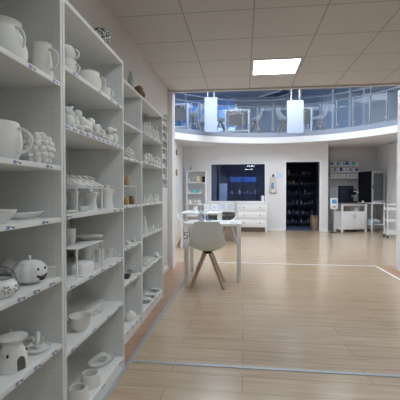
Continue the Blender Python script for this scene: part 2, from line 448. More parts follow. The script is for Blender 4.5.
# ------------------------------------------------------------------ bookcases
def price_label(parent, x, y, z, flip=1):
    b = bm_(); w = .024; h = .0095
    box(b, x, x + .0012, y - w, y + w, z - h, z + h)
    box(b, x + .0012, x + .0016, y - w * .9, y - w * .2, z - h * .75, z + h * .6, mi=1)
    box(b, x + .0012, x + .0016, y + w * .0, y + w * .35, z - h * .2, z + h * .3, mi=2)
    box(b, x + .0012, x + .0016, y + w * .45, y + w * .85, z - h * .6, z + h * .1, mi=2)
    return obj('price_label', b, [PAPER, mat('label_blue', (.22, .28, .55), .6), mat('label_ink', (.07, .08, .12), .6)], parent, smooth=False)
def bookcase(y0, y1, xf, label, shelves, labels, H=2.02, xb=-1.135, pitch=True):
    t = thing('bookcase', label, 'bookcase', ((xf + xb) / 2, (y0 + y1) / 2, 0))
    ox, oy = -(xf + xb) / 2, -(y0 + y1) / 2
    T = .018; g = .001
    y0 += g; y1 -= g
    for (a, bb, inn) in ((y0, y0 + T, y0 + T), (y1 - T, y1, y1 - T)):
        b = bm_(); box(b, xb + .004 + ox, xf + ox, a + oy, bb + oy, 0, H, bev=.001)
        # column of shelf-pin holes, front and back
        for xx in (xf - .04, xb + .06):
            for k in range(4, 58):
                z = .06 + k * .032
                if z > H - .06 or any(abs(z - sz) < .02 for sz in shelves): continue
                s = 1 if inn == y0 + T else -1
                bmesh_disc(b, xx + ox, inn + oy + s * .0004, z, .0021, 1)
        obj('side_panel', b, [EDGE, HOLE], t, smooth=False)
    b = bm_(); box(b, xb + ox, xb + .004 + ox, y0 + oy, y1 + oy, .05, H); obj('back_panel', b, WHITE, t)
    b = bm_(); box(b, xb + .004 + ox, xf + ox, y0 + T + oy, y1 - T + oy, H - .022, H, bev=.001); obj('top_panel', b, EDGE, t)
    b = bm_(); box(b, xf - .025 + ox, xf - .009 + ox, y0 + T + oy, y1 - T + oy, 0, .068); obj('plinth', b, EDGE, t)
    for i, sz in enumerate(shelves):
        b = bm_(); box(b, xb + .004 + ox, xf - .002 + ox, y0 + T + oy, y1 - T + oy, sz - .02, sz, bev=.001)
        sh = obj('shelf', b, EDGE, t)
        for f in labels[i]:
            price_label(sh, xf - .002 + ox, y0 + (y1 - y0) * f + oy, sz - .0102)
    return t
def bmesh_disc(b, x, y, z, r, mi):
    n0 = len(b.faces)
    vs = [b.verts.new((x + r * cos(2 * pi * i / 8), y, z + r * sin(2 * pi * i / 8))) for i in range(8)]
    b.faces.new(vs).material_index = mi
ZA = (1.64, 1.282, 1.06, .803, .514, .09)
ZB = (1.728, 1.468, 1.068, .745, .455, .09)
Z3a = (1.71, 1.442, 1.068, .742, .47, .09)
Z3b = (1.72, 1.455, 1.068, .775, .468, .09)
L4 = [.12, .34, .58, .8]
bookcase(.685, 1.485, -.775, 'tall white bookcase nearest the camera, holding jugs, pumpkins and an oil burner', ZA,
         [[.72, .93], [.6, .86], [.55, .82], [.62, .74, .88], [.6, .74, .9], [.5]])
bookcase(1.487, 2.287, -.775, 'tall white bookcase, second from the camera, with mugs, small animals, risers and bowls', ZB,
         [[.15, .52, .74, .88], [.05, .14, .23, .32, .41, .5, .58, .66, .75, .83, .92], [.06, .8, .93], [.1, .35, .55, .7, .85, .95], [.1, .4, .65, .88], [.15, .55, .9]])
bookcase(2.295, 3.095, -.887, 'set-back white bookcase, third from the camera, green bottle and brown cluster on top', Z3a,
         [[], [.55, .75, .9], [.5, .8], [.5, .65, .9], [.6, .85], [.5, .65, .8, .92]])
bookcase(3.097, 3.937, -.887, 'set-back white bookcase farthest along the left wall, full of small white figures', Z3b,
         [[.1, .3, .5, .7, .9], [.1, .3, .5, .7, .9], [.15, .35, .6, .85], [.1, .3, .5, .7, .9], [.2, .5, .8], [.2, .4, .6, .8]])

# ------------------------------------------------------------------ pottery makers (all rest on z = 0)
def walled(prof_out, wall=.004, floor_z=.006):
    """outer profile (r,z) bottom->rim, returns closed outer+inner profile."""
    inn = [(max(r - wall, .001), max(z, floor_z)) for r, z in prof_out if z >= floor_z]
    return [(0, 0)] + prof_out + [(prof_out[-1][0] - wall * .5, prof_out[-1][1] + wall * .4)] + inn[::-1] + [(0, floor_z)]
def smooth_prof(pts, n=5):
    out = []
    for i in range(len(pts) - 1):
        p0 = pts[max(i - 1, 0)]; p1 = pts[i]; p2 = pts[i + 1]; p3 = pts[min(i + 2, len(pts) - 1)]
        for k in range(n):
            t = k / n
            out.append(tuple(.5 * ((2 * p1[j]) + (-p0[j] + p2[j]) * t + (2 * p0[j] - 5 * p1[j] + 4 * p2[j] - p3[j]) * t * t + (-p0[j] + 3 * p1[j] - 3 * p2[j] + p3[j]) * t ** 3) for j in (0, 1)))
    out.append(tuple(pts[-1])); return out
def vessel(parent_or_none, pts, m=BISQ, seg=28, wall=.004, name='body', mod=None):
    b = bm_(); lathe(b, walled(smooth_prof(pts), wall), seg, mod); return obj(name, b, m, parent_or_none)
def handle(parent, x, z0, z1, out, r=.006, m=BISQ, az=0, name='handle', x1=None):
    n = 12; pts = []; x1 = x if x1 is None else x1
    for i in range(n + 1):
        a = -pi / 2 + pi * i / n
        px_ = x + (x1 - x) * i / n + out * cos(a); pz = (z0 + z1) / 2 + (z1 - z0) / 2 * sin(a)
        pts.append((px_ * cos(az), px_ * sin(az), pz))
    b = bm_(); tube(b, pts, r, 10); return obj(name, b, m, parent)
def put(u, X, z): return (X, Yat(u, X), z)

# ---- bookcase one
t = thing('jug', 'large round-bellied white jug at left end of the top shelf', 'jug', put(6, -.91, ZA[0]))
vessel(t, [(.045, 0), (.058, .004), (.078, .04), (.081, .08), (.066, .125), (.052, .15), (.052, .163), (.062, .178)], seg=36)
handle(t, .074, .075, .155, .026, .0055, az=-.1, x1=.05)
t = thing('pitcher', 'tall tapered off-white pitcher with a looped handle on the top shelf', 'pitcher', put(43.5, -.832, ZA[0]))
vessel(t, [(.041, 0), (.044, .004), (.041, .05), (.036, .095), (.033, .12), (.035, .135), (.039, .143)], BISQ2, seg=32)
handle(t, .036, .035, .12, .042, .005, BISQ2, az=-.15, x1=.032)
t = thing('cup', 'huge smooth white cup with an ear handle on the second shelf', 'cup', put(-2, -.89, ZA[1]))
vessel(t, [(.05, 0), (.062, .003), (.078, .03), (.084, .07), (.078, .11), (.072, .14)], seg=36)
handle(t, .078, .03, .118, .052, .0065, az=.1, x1=.070)
t = thing('vase', 'round white vase covered in knobbly bobbles on the second shelf', 'vase', put(38, -.865, ZA[1]))
b = bm_(); ell(b, (0, 0, .066), (.062, .062, .066), seg=30)
for r_i in range(7):
    la = radians(-66 + 22 * r_i); n_b = max(5, round(13 * cos(la)))
    for j in range(n_b):
        a = 2 * pi * (j + .5 * (r_i % 2)) / n_b
        ell(b, (.060 * cos(la) * cos(a), .060 * cos(la) * sin(a), .066 + .064 * sin(la)), (.0145, .0145, .0135), seg=12)
lathe(b, [(0, .128), (.024, .128), (.026, .138), (.021, .138), (.018, .13), (0, .129)], 24)
for v in b.verts: v.co.z = max(v.co.z, 0)
obj('body', b, BISQ, t)
t = thing('bowl', 'shallow white bowl cut off at the left, on the third shelf', 'bowl', put(-6, -.86, ZA[2]))
vessel(t, [(.035, 0), (.04, .003), (.06, .025), (.072, .045)], seg=30)
t = thing('platter', 'flat oval white platter on the third shelf', 'platter', put(20, -.93, ZA[2]))
b = bm_(); lathe(b, walled([(.055, 0), (.065, .004), (.085, .026)], .005), 36); 
for v in b.verts: v.co.y *= 1.5
obj('dish', b, BISQ, t)

# pumpkin with a face
def pumpkin(loc, r, h, label, face=True, rot=0, m=GLAZE):
    t = thing('pumpkin_jar', label, 'pumpkin jar', loc, rot)
    def lob(a, z): return 1 - .09 * abs(cos(4.5 * a)) ** 3
    b = bm_(); P = []
    zc = .46 * h
    for i in range(17):
        q = -1 + 2 * i / 16 * .93; P.append((r * max(.15, sqrt(max(.0, 1 - abs(q) ** 2.6))), zc + q * zc))
    P = [(p[0], max(0, p[1] - P[0][1])) for p in P]
    lathe(b, [(0, 0)] + P, 54, lob); obj('body', b, m, t)
    ztop = P[-1][1]; rl = P[-1][0]
    b = bm_(); lathe(b, [(0, ztop - .004), (rl * 1.35, ztop - .006), (rl * 1.2, ztop + .002), (rl * .6, ztop + .009), (0, ztop + .01)], 36, lob)
    lid = obj('lid', b, m, t)
    b = bm_(); tube(b, [(0, 0, ztop + .005), (0, 0, ztop + .015), (.001, -.003, ztop + .028)], .0075, 8, r1=.0065); obj('stem', b, m, lid)
    if face:
        for s, zz in ((-1, .64), (1, .64)):
            b = bm_(); yy = s * r * .26
            ell(b, (sqrt(max(0, 1 - (abs(zz * h - zc) / zc) ** 2.6)) * r * .955, yy, zz * h), (.004, .0042, .006)); obj('eye', b, DARK, t)
        b = bm_()
        pts = []
        for i in range(9):
            a = -1 + i / 4; pts.append((r * (.985 - .09 * a * a), a * r * .36, h * (.30 + .09 * a * a)))
        tube(b, pts, .0048, 8); ell(b, (r * .95, 0, h * .26), (.007, .014, .008)); obj('mouth', b, DARK, t)
    return t
x, y, z = put(29, -.852, ZA[3])
pumpkin((x, y, z), .068, .098, 'white pumpkin jar with a smiling black face on the fourth shelf', True, radians(-14))
x, y, z = put(8, -1.02, ZA[3])
pumpkin((x, y, z), .055, .07, 'plain white lidded pumpkin behind the flower lantern', False)
# flower cut-out lantern
t = thing('lantern', 'round white lantern with flower cut-outs and a wire handle', 'lantern', put(0, -.835, ZA[3]))
vessel(t, [(.03, 0), (.036, .002), (.052, .018), (.056, .034), (.048, .052), (.036, .062)], GLAZE, seg=32, name='body')
for az in (-1.35, -.65, .05, .75):
    b = bm_()
    for k in range(6):
        a = k * pi / 3
        c = Vector((.0555, .0105 * cos(a), .034 + .0105 * sin(a)))
        R = Matrix.Rotation(a, 3, 'X')
        ell(b, c, (.0022, .0052, .0026), rot=R, seg=8)
    for v in b.verts: v.co = rz(az) @ v.co
    obj('flower_cutout', b, mat('cutout_shadow', (.30, .29, .27), .8), t)
b = bm_(); tube(b, [(p[0] * .6 + 0, p[0] * .6, p[2]) for p in arc((0, 0, .048), .058, 0, pi, 18, sq=1.0)], .0012, 6)
obj('wire_handle', b, mat('dark_wire', (.06, .06, .06), .4, .8), t)
# small square frame cup
t = thing('photo_frame', 'small square white ceramic frame beside the smiling pumpkin', 'frame', (-.812, 1.437, ZA[3]), radians(-50))
b = bm_(); w = .019
box(b, -.008, .008, -w, -w + .006, 0, .05); box(b, -.008, .008, w - .006, w, 0, .05)
box(b, -.008, .008, -w + .006, w - .006, 0, .007); box(b, -.008, .008, -w + .006, w - .006, .043, .05); box(b, -.008, -.004, -w + .006, w - .006, .007, .043)
obj('frame', b, BISQ, t)
# oil burner
t = thing('oil_burner', 'white ceramic oil burner with arched opening and dish top', 'oil burner', put(11, -.85, ZA[4]), radians(-22))
t.scale = (1.1, 1.1, 1.17)
bp_ = smooth_prof([(.044, 0), (.049, .003), (.047, .03), (.04, .055), (.031, .072), (.029, .08)])
b = bm_(); lathe(b, walled(bp_, .004), 32); obj('body', b, BISQ, t)
def rad_at(z):
    for (r0_, z0_), (r1_, z1_) in zip(bp_, bp_[1:]):
        if z0_ <= z <= z1_: return r0_ + (r1_ - r0_) * (z - z0_) / max(1e-6, z1_ - z0_)
    return bp_[-1][0]
b = bm_(); R = []
for i in range(15):
    z = .006 + .040 * i / 14; hw = .015 if z < .03 else .015 * sqrt(max(.002, 1 - ((z - .03) / .0165) ** 2))
    R.append([b.verts.new((sqrt(rad_at(z) ** 2 - (hw * q / 4) ** 2) + .0009, hw * q / 4, z)) for q in range(-4, 5)])
for A_, B_ in zip(R, R[1:]):
    for q in range(8): b.faces.new((A_[q], A_[q + 1], B_[q + 1], B_[q]))
obj('opening', b, mat('burner_inside_shade', (.12, .12, .115), .9, spec=.1), t)  # dark patch on the outer wall, shade of the hollow put into its colour
for az in (-.95, .95):
    b = bm_(); ell(b, (.041 * cos(az), .041 * sin(az), .053), (.004, .004, .006), seg=8); obj('vent_hole', b, DARK, t)
b = bm_(); lathe(b, [(0, .079), (.022, .079), (.031, .084), (.047, .096), (.0485, .1), (.044, .099), (.03, .089), (0, .087)], 32); obj('dish', b, BISQ, t)
# cacti on dishes
def cactus(loc, label, sc=1.0, rot=0):
    t = thing('cactus_dish', label, 'ring dish', loc, rot)
    b = bm_(); lathe(b, [(0, 0), (.032, 0), (.042, .003), (.046, .011), (.043, .011), (.038, .006), (0, .005)], 32)
    for v in b.verts: v.co *= sc
    obj('dish', b, BISQ, t)
    b = bm_()
    tube(b, [(0, 0, .004), (0, 0, .03), (0, 0, .056)], .0085, 12); ell(b, (0, 0, .056), (.0085, .0085, .009), seg=12)
    for s, h0, h1 in ((-1, .024, .044), (1, .02, .036)):
        pts = [(0, 0, h0), (0, s * .012, h0), (0, s * .019, h0 + .004), (0, s * .021, h0 + .012), (0, s * .021, h1)]
        tube(b, pts, .0055, 10); ell(b, (0, s * .021, h1), (.0055, .0055, .007), seg=10)
    for v in b.verts: v.co *= sc
    obj('cactus', b, BISQ, t); return t
cactus(put(36.5, -.845, ZA[4]), 'white ceramic cactus standing in a round dish right of the oil burner', 1.18, radians(80))
cactus(put(9, -1.0, ZA[4]), 'white ceramic cactus half hidden behind the oil burner', .95, radians(80))

# ---- bookcase two
t = thing('painted_bowl', 'speckled black and white bowl on top of the second bookcase', 'bowl', put(101, -.835, 2.02))
m = mat('speckled_glaze', (.45, .46, .44), .35)
nt = m.node_tree; vn = nt.nodes.new('ShaderNodeTexVoronoi'); vn.inputs['Scale'].default_value = 95
tc = [n for n in nt.nodes if n.type == 'TEX_COORD'][0]; nt.links.new(tc.outputs['Object'], vn.inputs['Vector'])
rp = nt.nodes.new('ShaderNodeValToRGB'); rp.color_ramp.elements[0].position = .42; rp.color_ramp.elements[0].color = (.70, .71, .69, 1)
rp.color_ramp.elements[1].position = .5; rp.color_ramp.elements[1].color = (.06, .07, .07, 1)
nt.links.new(vn.outputs['Distance'], rp.inputs[0]); nt.links.new(rp.outputs[0], nt.nodes['Principled BSDF'].inputs['Base Color'])
vessel(t, [(.024, 0), (.032, .004), (.052, .03), (.063, .062), (.067, .085)], m, seg=32, name='body')

def pot_mug(loc, r0, r1, h, label, name='mug', cat='mug', az=0, hr=.004, hout=None, m=BISQ, group=None):
    t = thing(name, label, cat, loc, 0, group)
    vessel(t, [(r0 * .93, 0), (r0, .003), ((r0 + r1) / 2, h * .5), (r1, h)], m, seg=26, wall=.003)
    handle(t, (r0 + r1) / 2 * .93, h * .2, h * .8, hout or r1 * .7, hr, m, az)
    return t
t = thing('cup_stack', 'two stacked white cups at the left of the second bookcase, upper shelf', 'cups', put(67, -.85, ZB[0]))
t.scale = (1.3,) * 3; vessel(t, [(.028, 0), (.03, .003), (.037, .03), (.039, .055)], BISQ, name='lower_cup'); handle(t, .032, .012, .045, .02, .004)
b = bm_(); lathe(b, [(0, .056), (.03, .056), (.036, .075), (.034, .095), (.024, .11), (.018, .112), (0, .108)], 26); obj('upper_cup', b, BISQ, t); handle(t, .03, .062, .098, .02, .004)
t = thing('milk_pot', 'wide white pot with a lipped rim on the upper shelf', 'pot', put(88.5, -.865, ZB[0]))
vessel(t, [(.068, 0), (.073, .003), (.075, .05), (.070, .085), (.062, .105), (.065, .112)], BISQ2, seg=36)
handle(t, .070, .015, .085, .034, .005, BISQ2, x1=.064)
pot_mug(put(105.5, -.822, ZB[0]), .028, .032, .062, 'small white mug right of the wide pot', az=.1, hout=.022)

# little animals
def animal(kind):
    b = bm_()
    if kind == 0:      # rabbit sitting
        ell(b, (0, 0, .026), (.020, .027, .026)); ell(b, (.004, -.016, .056), (.014, .016, .015))
        ell(b, (-.006, -.014, .078), (.004, .006, .016)); ell(b, (.008, -.012, .078), (.004, .006, .016)); ell(b, (0, .026, .018), (.008, .008, .008))
    elif kind == 1:    # egg-shaped owl
        ell(b, (0, 0, .038), (.022, .022, .038)); ell(b, (-.012, -.004, .072), (.005, .005, .008)); ell(b, (.012, -.004, .072), (.005, .005, .008)); ell(b, (0, -.021, .05), (.003, .004, .004))
    elif kind == 2:    # penguin
        ell(b, (0, 0, .032), (.022, .022, .032)); ell(b, (0, -.003, .07), (.015, .015, .016)); ell(b, (0, -.019, .068), (.003, .008, .003))
        ell(b, (-.022, 0, .036), (.005, .010, .02)); ell(b, (.022, 0, .036), (.005, .010, .02))
    elif kind == 3:    # dinosaur
        tube(b, [(0, .045, .006), (0, .028, .014), (0, .012, .026), (0, -.006, .032), (0, -.018, .052), (0, -.02, .066)], .013, 12)
        ell(b, (0, .004, .026), (.020, .026, .022)); ell(b, (0, -.028, .070), (.010, .018, .010))
        for sx in (-1, 1):
            ell(b, (sx * .013, .014, .011), (.008, .010, .012)); ell(b, (sx * .013, -.008, .011), (.007, .009, .012))
    elif kind == 4:    # cat
        ell(b, (0, .006, .028), (.019, .024, .028)); ell(b, (0, -.010, .062), (.016, .014, .014))
        tube(b, [(-.010, -.010, .070), (-.011, -.010, .085)], .005, 8, r1=.001); tube(b, [(.010, -.010, .070), (.011, -.010, .085)], .005, 8, r1=.001)
        tube(b, [(0, .028, .008), (.018, .03, .008), (.028, .02, .010)], .005, 8)
    elif kind == 5:    # duck
        ell(b, (0, .004, .022), (.022, .034, .022)); ell(b, (0, -.018, .052), (.014, .014, .014)); ell(b, (0, -.034, .05), (.007, .009, .003)); ell(b, (0, .036, .032), (.010, .012, .008))
    elif kind == 6:    # bear
        ell(b, (0, 0, .028), (.023, .021, .028)); ell(b, (0, -.004, .064), (.017, .015, .016)); ell(b, (-.013, 0, .078), (.006, .004, .006)); ell(b, (.013, 0, .078), (.006, .004, .006))
        ell(b, (-.02, -.014, .010), (.009, .013, .010)); ell(b, (.02, -.014, .010), (.009, .013, .010)); ell(b, (0, -.019, .060), (.006, .006, .005))
    elif kind == 7:    # slender figure with arms
        lathe(b, [(0, 0), (.020, 0), (.019, .01), (.012, .045), (.014, .065), (.006, .078), (0, .080)], 18); ell(b, (0, 0, .090), (.011, .011, .013))
        ell(b, (-.015, -.004, .056), (.004, .008, .016)); ell(b, (.015, -.004, .056), (.004, .008, .016))
    elif kind == 8:    # hedgehog
        ell(b, (0, .004, .022), (.024, .032, .024)); tube(b, [(0, -.018, .018), (0, -.042, .012)], .012, 10, r1=.003)
        for i in range(24):
            a = i * 2.4; h = .25 + .7 * (i / 24)
            d = Vector((cos(a) * sqrt(1 - h * h), sin(a) * sqrt(1 - h * h) * .9 + .2, h)).normalized()
            p = Vector((0, .006, .022)); tube(b, [p + d * .02, p + d * .032], .004, 6, r1=.0008)
    elif kind == 9:    # gnome with pointed hat
        lathe(b, [(0, 0), (.021, 0), (.023, .02), (.015, .04), (.017, .044), (.009, .072), (0, .098)], 18); ell(b, (0, -.016, .040), (.004, .005, .004)); ell(b, (0, -.013, .026), (.012, .009, .013))
    elif kind == 11:   # bird with a long sloping back
        tube(b, [(0, -.012, .020), (0, -.002, .020), (0, .016, .016), (0, .034, .011), (0, .052, .006)], .021, 14, r1=.005)
        tube(b, [(0, -.014, .022), (0, -.016, .044), (0, -.014, .062)], .0175, 14, r1=.0135)
        ell(b, (0, -.012, .020), (.021, .021, .020)); ell(b, (0, -.014, .064), (.0145, .0155, .0145)); ell(b, (0, .006, .034), (.013, .022, .020))
        tube(b, [(0, -.026, .064), (0, -.037, .061)], .005, 8, r1=.001)
    elif kind == 10:   # star-ish coral / shell
        ell(b, (0, 0, .016), (.026, .020, .016))
        for i in range(7):
            a = i * pi / 6; tube(b, [(0, 0, .012), (.033 * cos(a), 0, .012 + .030 * sin(a))], .006, 8, r1=.003)
    me_zmin = min(v.co.z for v in b.verts)
    for v in b.verts: v.co.z -= me_zmin
    return b
ANM = ['rabbit', 'owl', 'penguin', 'dinosaur', 'cat', 'duck', 'bear', 'angel', 'hedgehog', 'gnome', 'shell', 'bird']
AME = {}
def figure(kind, loc, rot, label, sc=1.0, name=None, group=None, m=BISQ):
    if (kind, m.name) not in AME:
        o = obj(name or ANM[kind] + '_figurine', animal(kind), m); AME[(kind, m.name)] = o; first = True
    else:
        o = AME[(kind, m.name)].copy(); COL.objects.link(o)
    o.name = name or ANM[kind] + '_figurine'
    o.location = loc; o.rotation_euler = (0, 0, rot); o.scale = (sc,) * 3
    return tag(o, label, 'figurine', group)
rowz = ZB[1]
for u, k, sc, lab in ((68.5, 6, 1.2, 'small white bear figurine at the left end of the animal row'),
                      (74, 11, 1.2, 'white sloping-backed bird, second from the left in the animal row'),
                      (81, 11, 1.45, 'largest white sloping-backed bird, third from the left in the animal row'),
                      (88, 1, 1.1, 'egg-shaped white owl figurine in the middle of the animal row'),
                      (94, 11, 1.35, 'white sloping-backed bird just right of the owl'),
                      (100.5, 11, 1.15, 'white sloping-backed bird, third from the right in the animal row'),
                      (107.5, 5, 1.35, 'white duck figurine turned sideways in the animal row'),
                      (115, 2, 1.25, 'white penguin figurine at the right end of the animal row')):
    figure(k, put(u, -.835, rowz), radians({5: 60, 11: -115}.get(k, 20)), lab, sc * 1.15)

def riser(loc, lx, ly, h, label, name='shelf_riser'):
    t = thing(name, label, 'shelf riser', loc)
    b = bm_(); box(b, -lx / 2, lx / 2, -ly / 2, ly / 2, h - .006, h, bev=.001); obj('top', b, METALW, t)
    for sx in (-1, 1):
        for sy in (-1, 1):
            b = bm_(); x, y = sx * (lx / 2 - .006), sy * (ly / 2 - .006)
            box(b, x - .004, x + .004, y - .004, y + .004, 0, h - .006); obj('leg', b, METALW, t)
    return t
# shelf three: riser with slippers, vases below
y0, y1 = Yat(77, -.80), Yat(103, -.80)
r3 = .128
riser((-.92, (y0 + y1) / 2, ZB[2]), .24, y1 - y0, r3, 'white metal riser with small slippers on it, third shelf of the second bookcase')
def slipper(loc, rot, label, sc=1.0):
    t = thing('slipper', label, 'ceramic slipper', loc, rot)
    b = bm_()
    n = 14; rings = []
    for i in range(n + 1):
        q = i / n; y = -.045 + .09 * q
        w = .017 * (sin(pi * min(1, max(0, .08 + .84 * q))) ** .5) * (1 if q < .6 else .9)
        hh = .010 + .026 * max(0, (q - .1)) ** .7 if q < .55 else .028 + .020 * (q - .5) * 2
        rings.append([b.verts.new((w * cos(a) * sc, y * sc, (hh / 2 + hh / 2 * sin(a)) * sc)) for a in [2 * pi * j / 14 for j in range(14)]])
    for A_, B_ in zip(rings, rings[1:]):
        for j in range(14): b.faces.new((A_[j], A_[(j + 1) % 14], B_[(j + 1) % 14], B_[j]))
    b.faces.new(rings[0]); b.faces.new(rings[-1][::-1])
    obj('upper', b, BISQ, t)
    b = bm_(); ell(b, (0, .018 * sc, .034 * sc), (.011 * sc, .022 * sc, .008 * sc), rot=Matrix.Rotation(.25, 3, 'X')); obj('opening', b, mat('slipper_inside', (.55, .54, .5), .8), t)
    return t
zr = ZB[2] + r3
for u, X, lab in ((70.5, -.93, 'white ceramic slipper at the left end of the riser'), (76, -.90, 'white ceramic slipper, second from the left on the riser'),
                  (82, -.885, 'white ceramic slipper in the middle of the riser'), (88, -.88, 'white ceramic slipper, second from the right on the riser'),
                  (94.5, -.875, 'white ceramic slipper at the right end of the riser')):
    slipper(put(u, X, zr), radians(100), lab, 1.15).scale = (1, 1, 1.35)
def tall_vase(u, X, h, r, label, stopper=True):
    t = thing('tall_vase', label, 'vase', put(u, X, ZB[2]))
    vessel(t, [(r * .9, 0), (r, .004), (r * .82, h * .4), (r * .85, h * .7), (r * 1.12, h)], BISQ, seg=28, wall=.003)
    if stopper:
        b = bm_(); lathe(b, [(0, h * .98), (r * .98, h * .985), (r * .95, h + .003), (r * .35, h + .008), (r * .28, h + .02), (r * .4, h + .028), (0, h + .032)], 24); obj('lid', b, BISQ, t)
tall_vase(73, -.97, .105, .034, 'stout white vase at the left under the riser', False)
tall_vase(90, -.89, .098, .044, 'lidded white canister under the right end of the riser')
tall_vase(107, -.86, .118, .042, 'tall white lidded canister right of the riser')
tall_vase(112.5, -.95, .125, .036, 'waisted white vase farthest right on the third shelf', False)
t = thing('small_bowl', 'small white bowl at the front under the riser', 'bowl', put(83.5, -.83, ZB[2])); vessel(t, [(.012, 0), (.016, .003), (.024, .015), (.026, .026)], BISQ, seg=22, wall=.0025)
t = thing('small_dish', 'low white dish at the left front under the slipper riser', 'dish', put(70, -.82, ZB[2])); vessel(t, [(.012, 0), (.016, .002), (.026, .010), (.028, .014)], BISQ, seg=22, wall=.0025)
# shelf four: riser, mug, plates, butter dish, mugs
y0, y1 = Yat(77, -.80), Yat(103, -.80)
r4 = .148
riser((-.92, (y0 + y1) / 2, ZB[3]), .24, y1 - y0, r4, 'white metal riser with a mug and plates on it, fourth shelf of the second bookcase')
t = thing('beaker', 'straight white beaker at the left on the plate riser', 'beaker', put(69, -.93, ZB[3] + r4)); vessel(t, [(.029, 0), (.031, .003), (.033, .04), (.034, .08)], BISQ, seg=26)
for k in range(2):
    b = bm_(); lathe(b, [(0, 0), (.045, 0), (.050, .003), (.082, .014), (.084, .016), (.079, .0162), (.05, .0075), (0, .007)], 36)
    tag(obj('plate', b, BISQ, loc=put(88, -.90, ZB[3] + r4 + k * .0075)), ('lower' if k == 0 else 'upper') + ' of two white plates stacked on the riser', 'plate', 'stacked plates on the riser')
t = thing('butter_dish', 'white covered butter dish with domed lid under the riser', 'butter dish', put(82.5, -.833, ZB[3]), radians(90)); t.scale = (1.25, 1.3, 1.15)
b = bm_(); box(b, -.072, .072, -.036, .036, 0, .007, bev=.003); obj('base', b, GLAZE, t)
b = bm_()
R = []
for i in range(9):
    q = i / 8; f = (1 - q ** 3.2); s = .25 + .75 * f if i < 8 else .0
    hz = .007 + .048 * sin(q * pi / 2); lx_, ly_ = .062 * (1 - q ** 4 * .75), .030 * (1 - q ** 4 * .8)
    R.append([b.verts.new((lx_ * math.copysign(abs(cos(a)) ** .45, cos(a)), ly_ * math.copysign(abs(sin(a)) ** .45, sin(a)), hz)) for a in [2 * pi * (j + .5) / 32 for j in range(32)]])
for A_, B_ in zip(R, R[1:]):
    for j in range(32): b.faces.new((A_[j], A_[(j + 1) % 32], B_[(j + 1) % 32], B_[j]))
b.faces.new(R[-1]); b.faces.new(R[0][::-1]); obj('lid', b, GLAZE, t)
for k, (r_, h_) in enumerate(((.055, .095), (.055, .105))):
    t = thing('bowl', ('inner' if k == 1 else 'outer') + ' of two deep white bowls behind the butter dish', 'bowl', put(84 + k * 6, -1.0 + k * .015, ZB[3])); vessel(t, [(r_ * .6, 0), (r_ * .7, .003), (r_ * .97, h_ * .6), (r_, h_)], BISQ2, seg=28)
pot_mug(put(99.5, -.875, ZB[3]), .026, .028, .075, 'tall white mug just behind the right leg of the plate riser', az=0, hout=.016)
pot_mug(put(109.5, -.865, ZB[3]), .024, .026, .058, 'white mug at the right end of the fourth shelf', az=0, hout=.016)
# shelf five
t = thing('tile', 'flat white tile lying at the back of the fifth shelf', 'tile', (-1.0, 2.03, ZB[4]), 0)
b = bm_(); box(b, -.11, .11, -.2, .2, 0, .022, bev=.004); obj('slab', b, BISQ2, t)
t = thing('mixing_bowl', 'large white mixing bowl at the left of the fifth shelf', 'bowl', put(79.5, -.836, ZB[4])); vessel(t, [(.026, 0), (.032, .003), (.048, .033), (.057, .072), (.060, .076)], BISQ2, seg=40)
for u, X, r_, lab in ((92.5, -.86, .023, 'small white bowl beside the large mixing bowl'), (99, -.845, .024, 'small shallow white bowl at the shelf front, right of the mixing bowl')):
    t = thing('small_bowl', lab, 'bowl', put(u, X, ZB[4])); vessel(t, [(r_ * .55, 0), (r_ * .65, .002), (r_ * .95, .014), (r_, .022)], BISQ, seg=24, wall=.0025)
# bottom shelf
t = thing('serving_dish', 'long pointed oval white dish with a round well, bottom shelf', 'dish', put(102, -.885, .09), radians(75))
b = bm_(); R = []
for (f, z) in ((.0, 0), (.75, 0), (1.0, .022), (1.03, .026), (.94, .024), (.72, .008), (.0, .007)):
    if f == 0: R.append([b.verts.new((0, 0, z))]); continue
    R.append([b.verts.new((.135 * f * cos(a), .062 * f * sin(a) * (abs(sin(a)) ** .35), z + .012 * abs(cos(a)) ** 4 * f)) for a in [2 * pi * j / 48 for j in range(48)]])
for A_, B_ in zip(R, R[1:]):
    for j in range(48):
        k = (j + 1) % 48
        if len(A_) == 1: b.faces.new((A_[0], B_[k], B_[j]))
        elif len(B_) == 1: b.faces.new((A_[j], A_[k], B_[0]))
        else: b.faces.new((A_[j], A_[k], B_[k], B_[j]))
obj('dish', b, BISQ, t)
b = bm_(); lathe(b, [(0, .008), (.024, .008), (.027, .022), (.024, .023), (.021, .012), (0, .011)], 28); obj('well', b, mat('well_clay', (.62, .58, .52), .8), t)
for u, X, r_, h_, lab in ((89.5, -.845, .056, .068, 'thick-walled white pot in the middle of the bottom shelf'), (76.5, -.85, .055, .065, 'thick-walled white pot at the left of the bottom shelf')):
    t = thing('pot', lab, 'pot', put(u, X, .09)); vessel(t, [(r_ * .95, 0), (r_, .004), (r_ * .97, h_ * .5), (r_ * .9, h_ * .9), (r_ * .84, h_)], BISQ2, seg=36, wall=.010)

